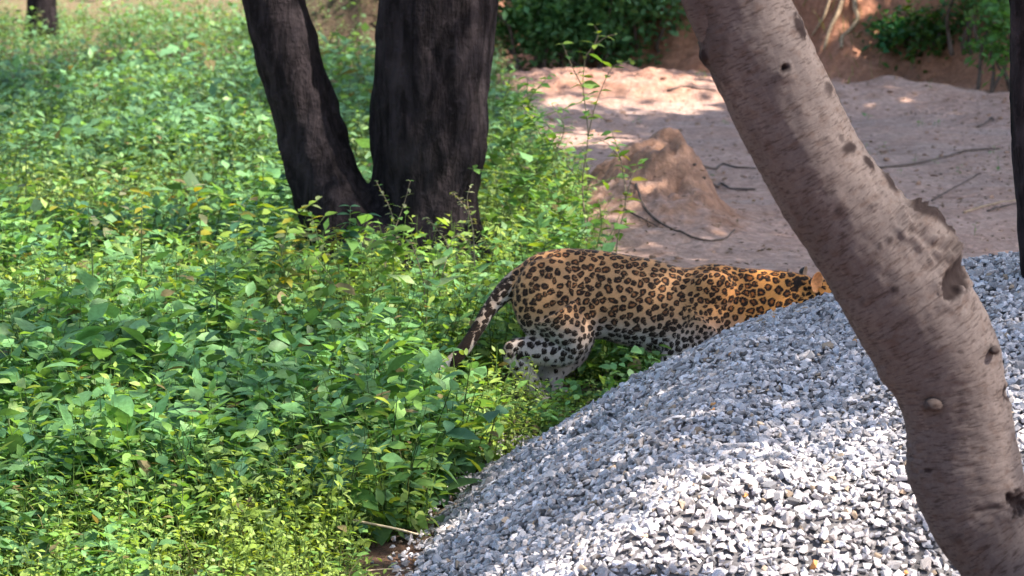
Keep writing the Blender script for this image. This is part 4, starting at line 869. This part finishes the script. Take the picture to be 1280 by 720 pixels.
twig('twig', 'thin twig on the sunlit berm', 'twig', [(835, 115), (855, 110), (875, 112), (895, 117)], .014, WOOD, group=gp)
def bank_root(label, lst, r):
    P_ = []
    for a, b in lst:
        best = RG(a, b)
        best = W(a, b, best[1] - .06); P_.append(best)
    D_ = catmull(np.array(P_), 6); v, f, bc = tube(D_, np.linspace(r, r * .6, len(D_)), 8); ob('root', v, f, PALEROOT, label=label, cat='root', group='roots hanging from the bank')
bank_root('straight pale root down the earth bank, left one', [(1056, -12), (1048, 15), (1038, 35), (1030, 62)], .022)
bank_root('kinked pale root down the earth bank, right one', [(1068, -12), (1069, 10), (1072, 24), (1062, 38), (1053, 46), (1052, 60)], .024)
bank_root('thin short root on the bank beside the leaning trunk', [(1040, -10), (1030, 20), (1015, 45)], .014)

# ------------------------------------------------------------------ shrubs on the bank
def shrub(label, px_, py_, Y_, rx, ry, rz, n, seed, base=(.09, .23, .10), size=(.05, .10), zc=None):
    c = W(px_, py_, Y_); g = np.random.default_rng(seed); zb = float(gz(c[0], c[1]))
    t = thing('shrub', label, 'shrub', (c[0], c[1], zb), 'shrubs growing on the bank')
    cents = [c + np.array([g.uniform(-.6, .6) * rx, g.uniform(-.5, .5) * ry, g.uniform(-.5, .5) * rz]) for _ in range(7)]
    for i in range(6):
        v, f, b = limb([c[0] + g.normal(0, .1), c[1] + g.normal(0, .1), zb - .05], cents[i], .02, .006, .1, seed + i, 6); ob('branch', v, f, WOOD, t)
    v, f, cl = leafcloud(cents, [(rx * .6, ry * .6, rz * .6)] * 7, n, 14, seed, lo=-.2, size=size, clr=.10, gaps=False, base=base)
    gzv = gz(v[:, 0], v[:, 1]); ob('foliage', v, f, LEAF, t, smooth=False, attrs={'col': cl})
shrub('dark green shrub at the top centre, just right of the forked trunk', 655, 20, 29.4, .75, .5, .65, 330, 701)
shrub('dark shrub overhanging the sand in the middle of the shrub row', 728, 6, 29.6, .7, .5, .55, 300, 702, (.08, .21, .09))
shrub('shrub with pale leaf flecks left of the leaning trunk top', 800, -12, 29.8, .45, .4, .45, 170, 703, (.10, .24, .12))
shrub('small dark shrub seen right beside the top of the leaning trunk', 985, -34, 30.0, .5, .4, .42, 170, 704, (.08, .20, .08))
shrub('bright green shrub high on the bank near the right edge', 1222, -22, 28.4, .33, .3, .30, 130, 705, (.09, .25, .10))
shrub('narrow leafy shrub down the bank beside the right-hand black trunk', 1252, 45, 27.6, .11, .2, .30, 45, 706, (.09, .24, .07))
shrub('low green tuft growing on the red bank face', 1125, 44, 28.9, .16, .15, .10, 26, 707, (.04, .17, .07), (.06, .1))
shrub('trailing green tuft below the bright shrub on the bank', 1165, 40, 28.7, .25, .2, .2, 60, 708, (.05, .13, .035))
# dry grass hanging on the bank foot
g = np.random.default_rng(81); n = 700; ax = g.normal(1060, 38, n); ay = g.normal(78, 14, n); P_ = np.array([G(a, b) for a, b in zip(ax, ay)]); P_[:, 1] = np.minimum(P_[:, 1], 30.5)
V, F, C_ = blades(P_[:, 0], P_[:, 1], g.uniform(.06, .22, n), .004, np.array([(.22, .22, .09)]) * np.exp(g.normal(0, .3, (n, 1))), g, 1.2)
ob('dry_grass', V, F, LEAF, attrs={'col': C_}, kind='stuff', label='olive dry grass at the foot of the bank', cat='grass')
# sparse seedlings on the sand
n = 160; x_ = g.uniform(-.2, 4.2, n); y_ = g.uniform(16, 28.5, n); k = (vegmask(x_, y_) < -.05) & (fbm(x_, y_, s=12) > .0); x_, y_ = x_[k], y_[k]
V, F, C_ = weeds(x_, y_, g.uniform(.03, .09, len(x_)), np.ones(len(x_), int), g, TC, 6); ob('seedlings', V, F, LEAF, attrs={'col': C_}, kind='stuff', label='tiny green seedlings dotted over the sand', cat='seedlings')
print('TRIS', sum(sum(len(p.vertices) - 2 for p in o.data.polygons) for o in SC.objects if o.type == 'MESH' and o.name != 'stone'))
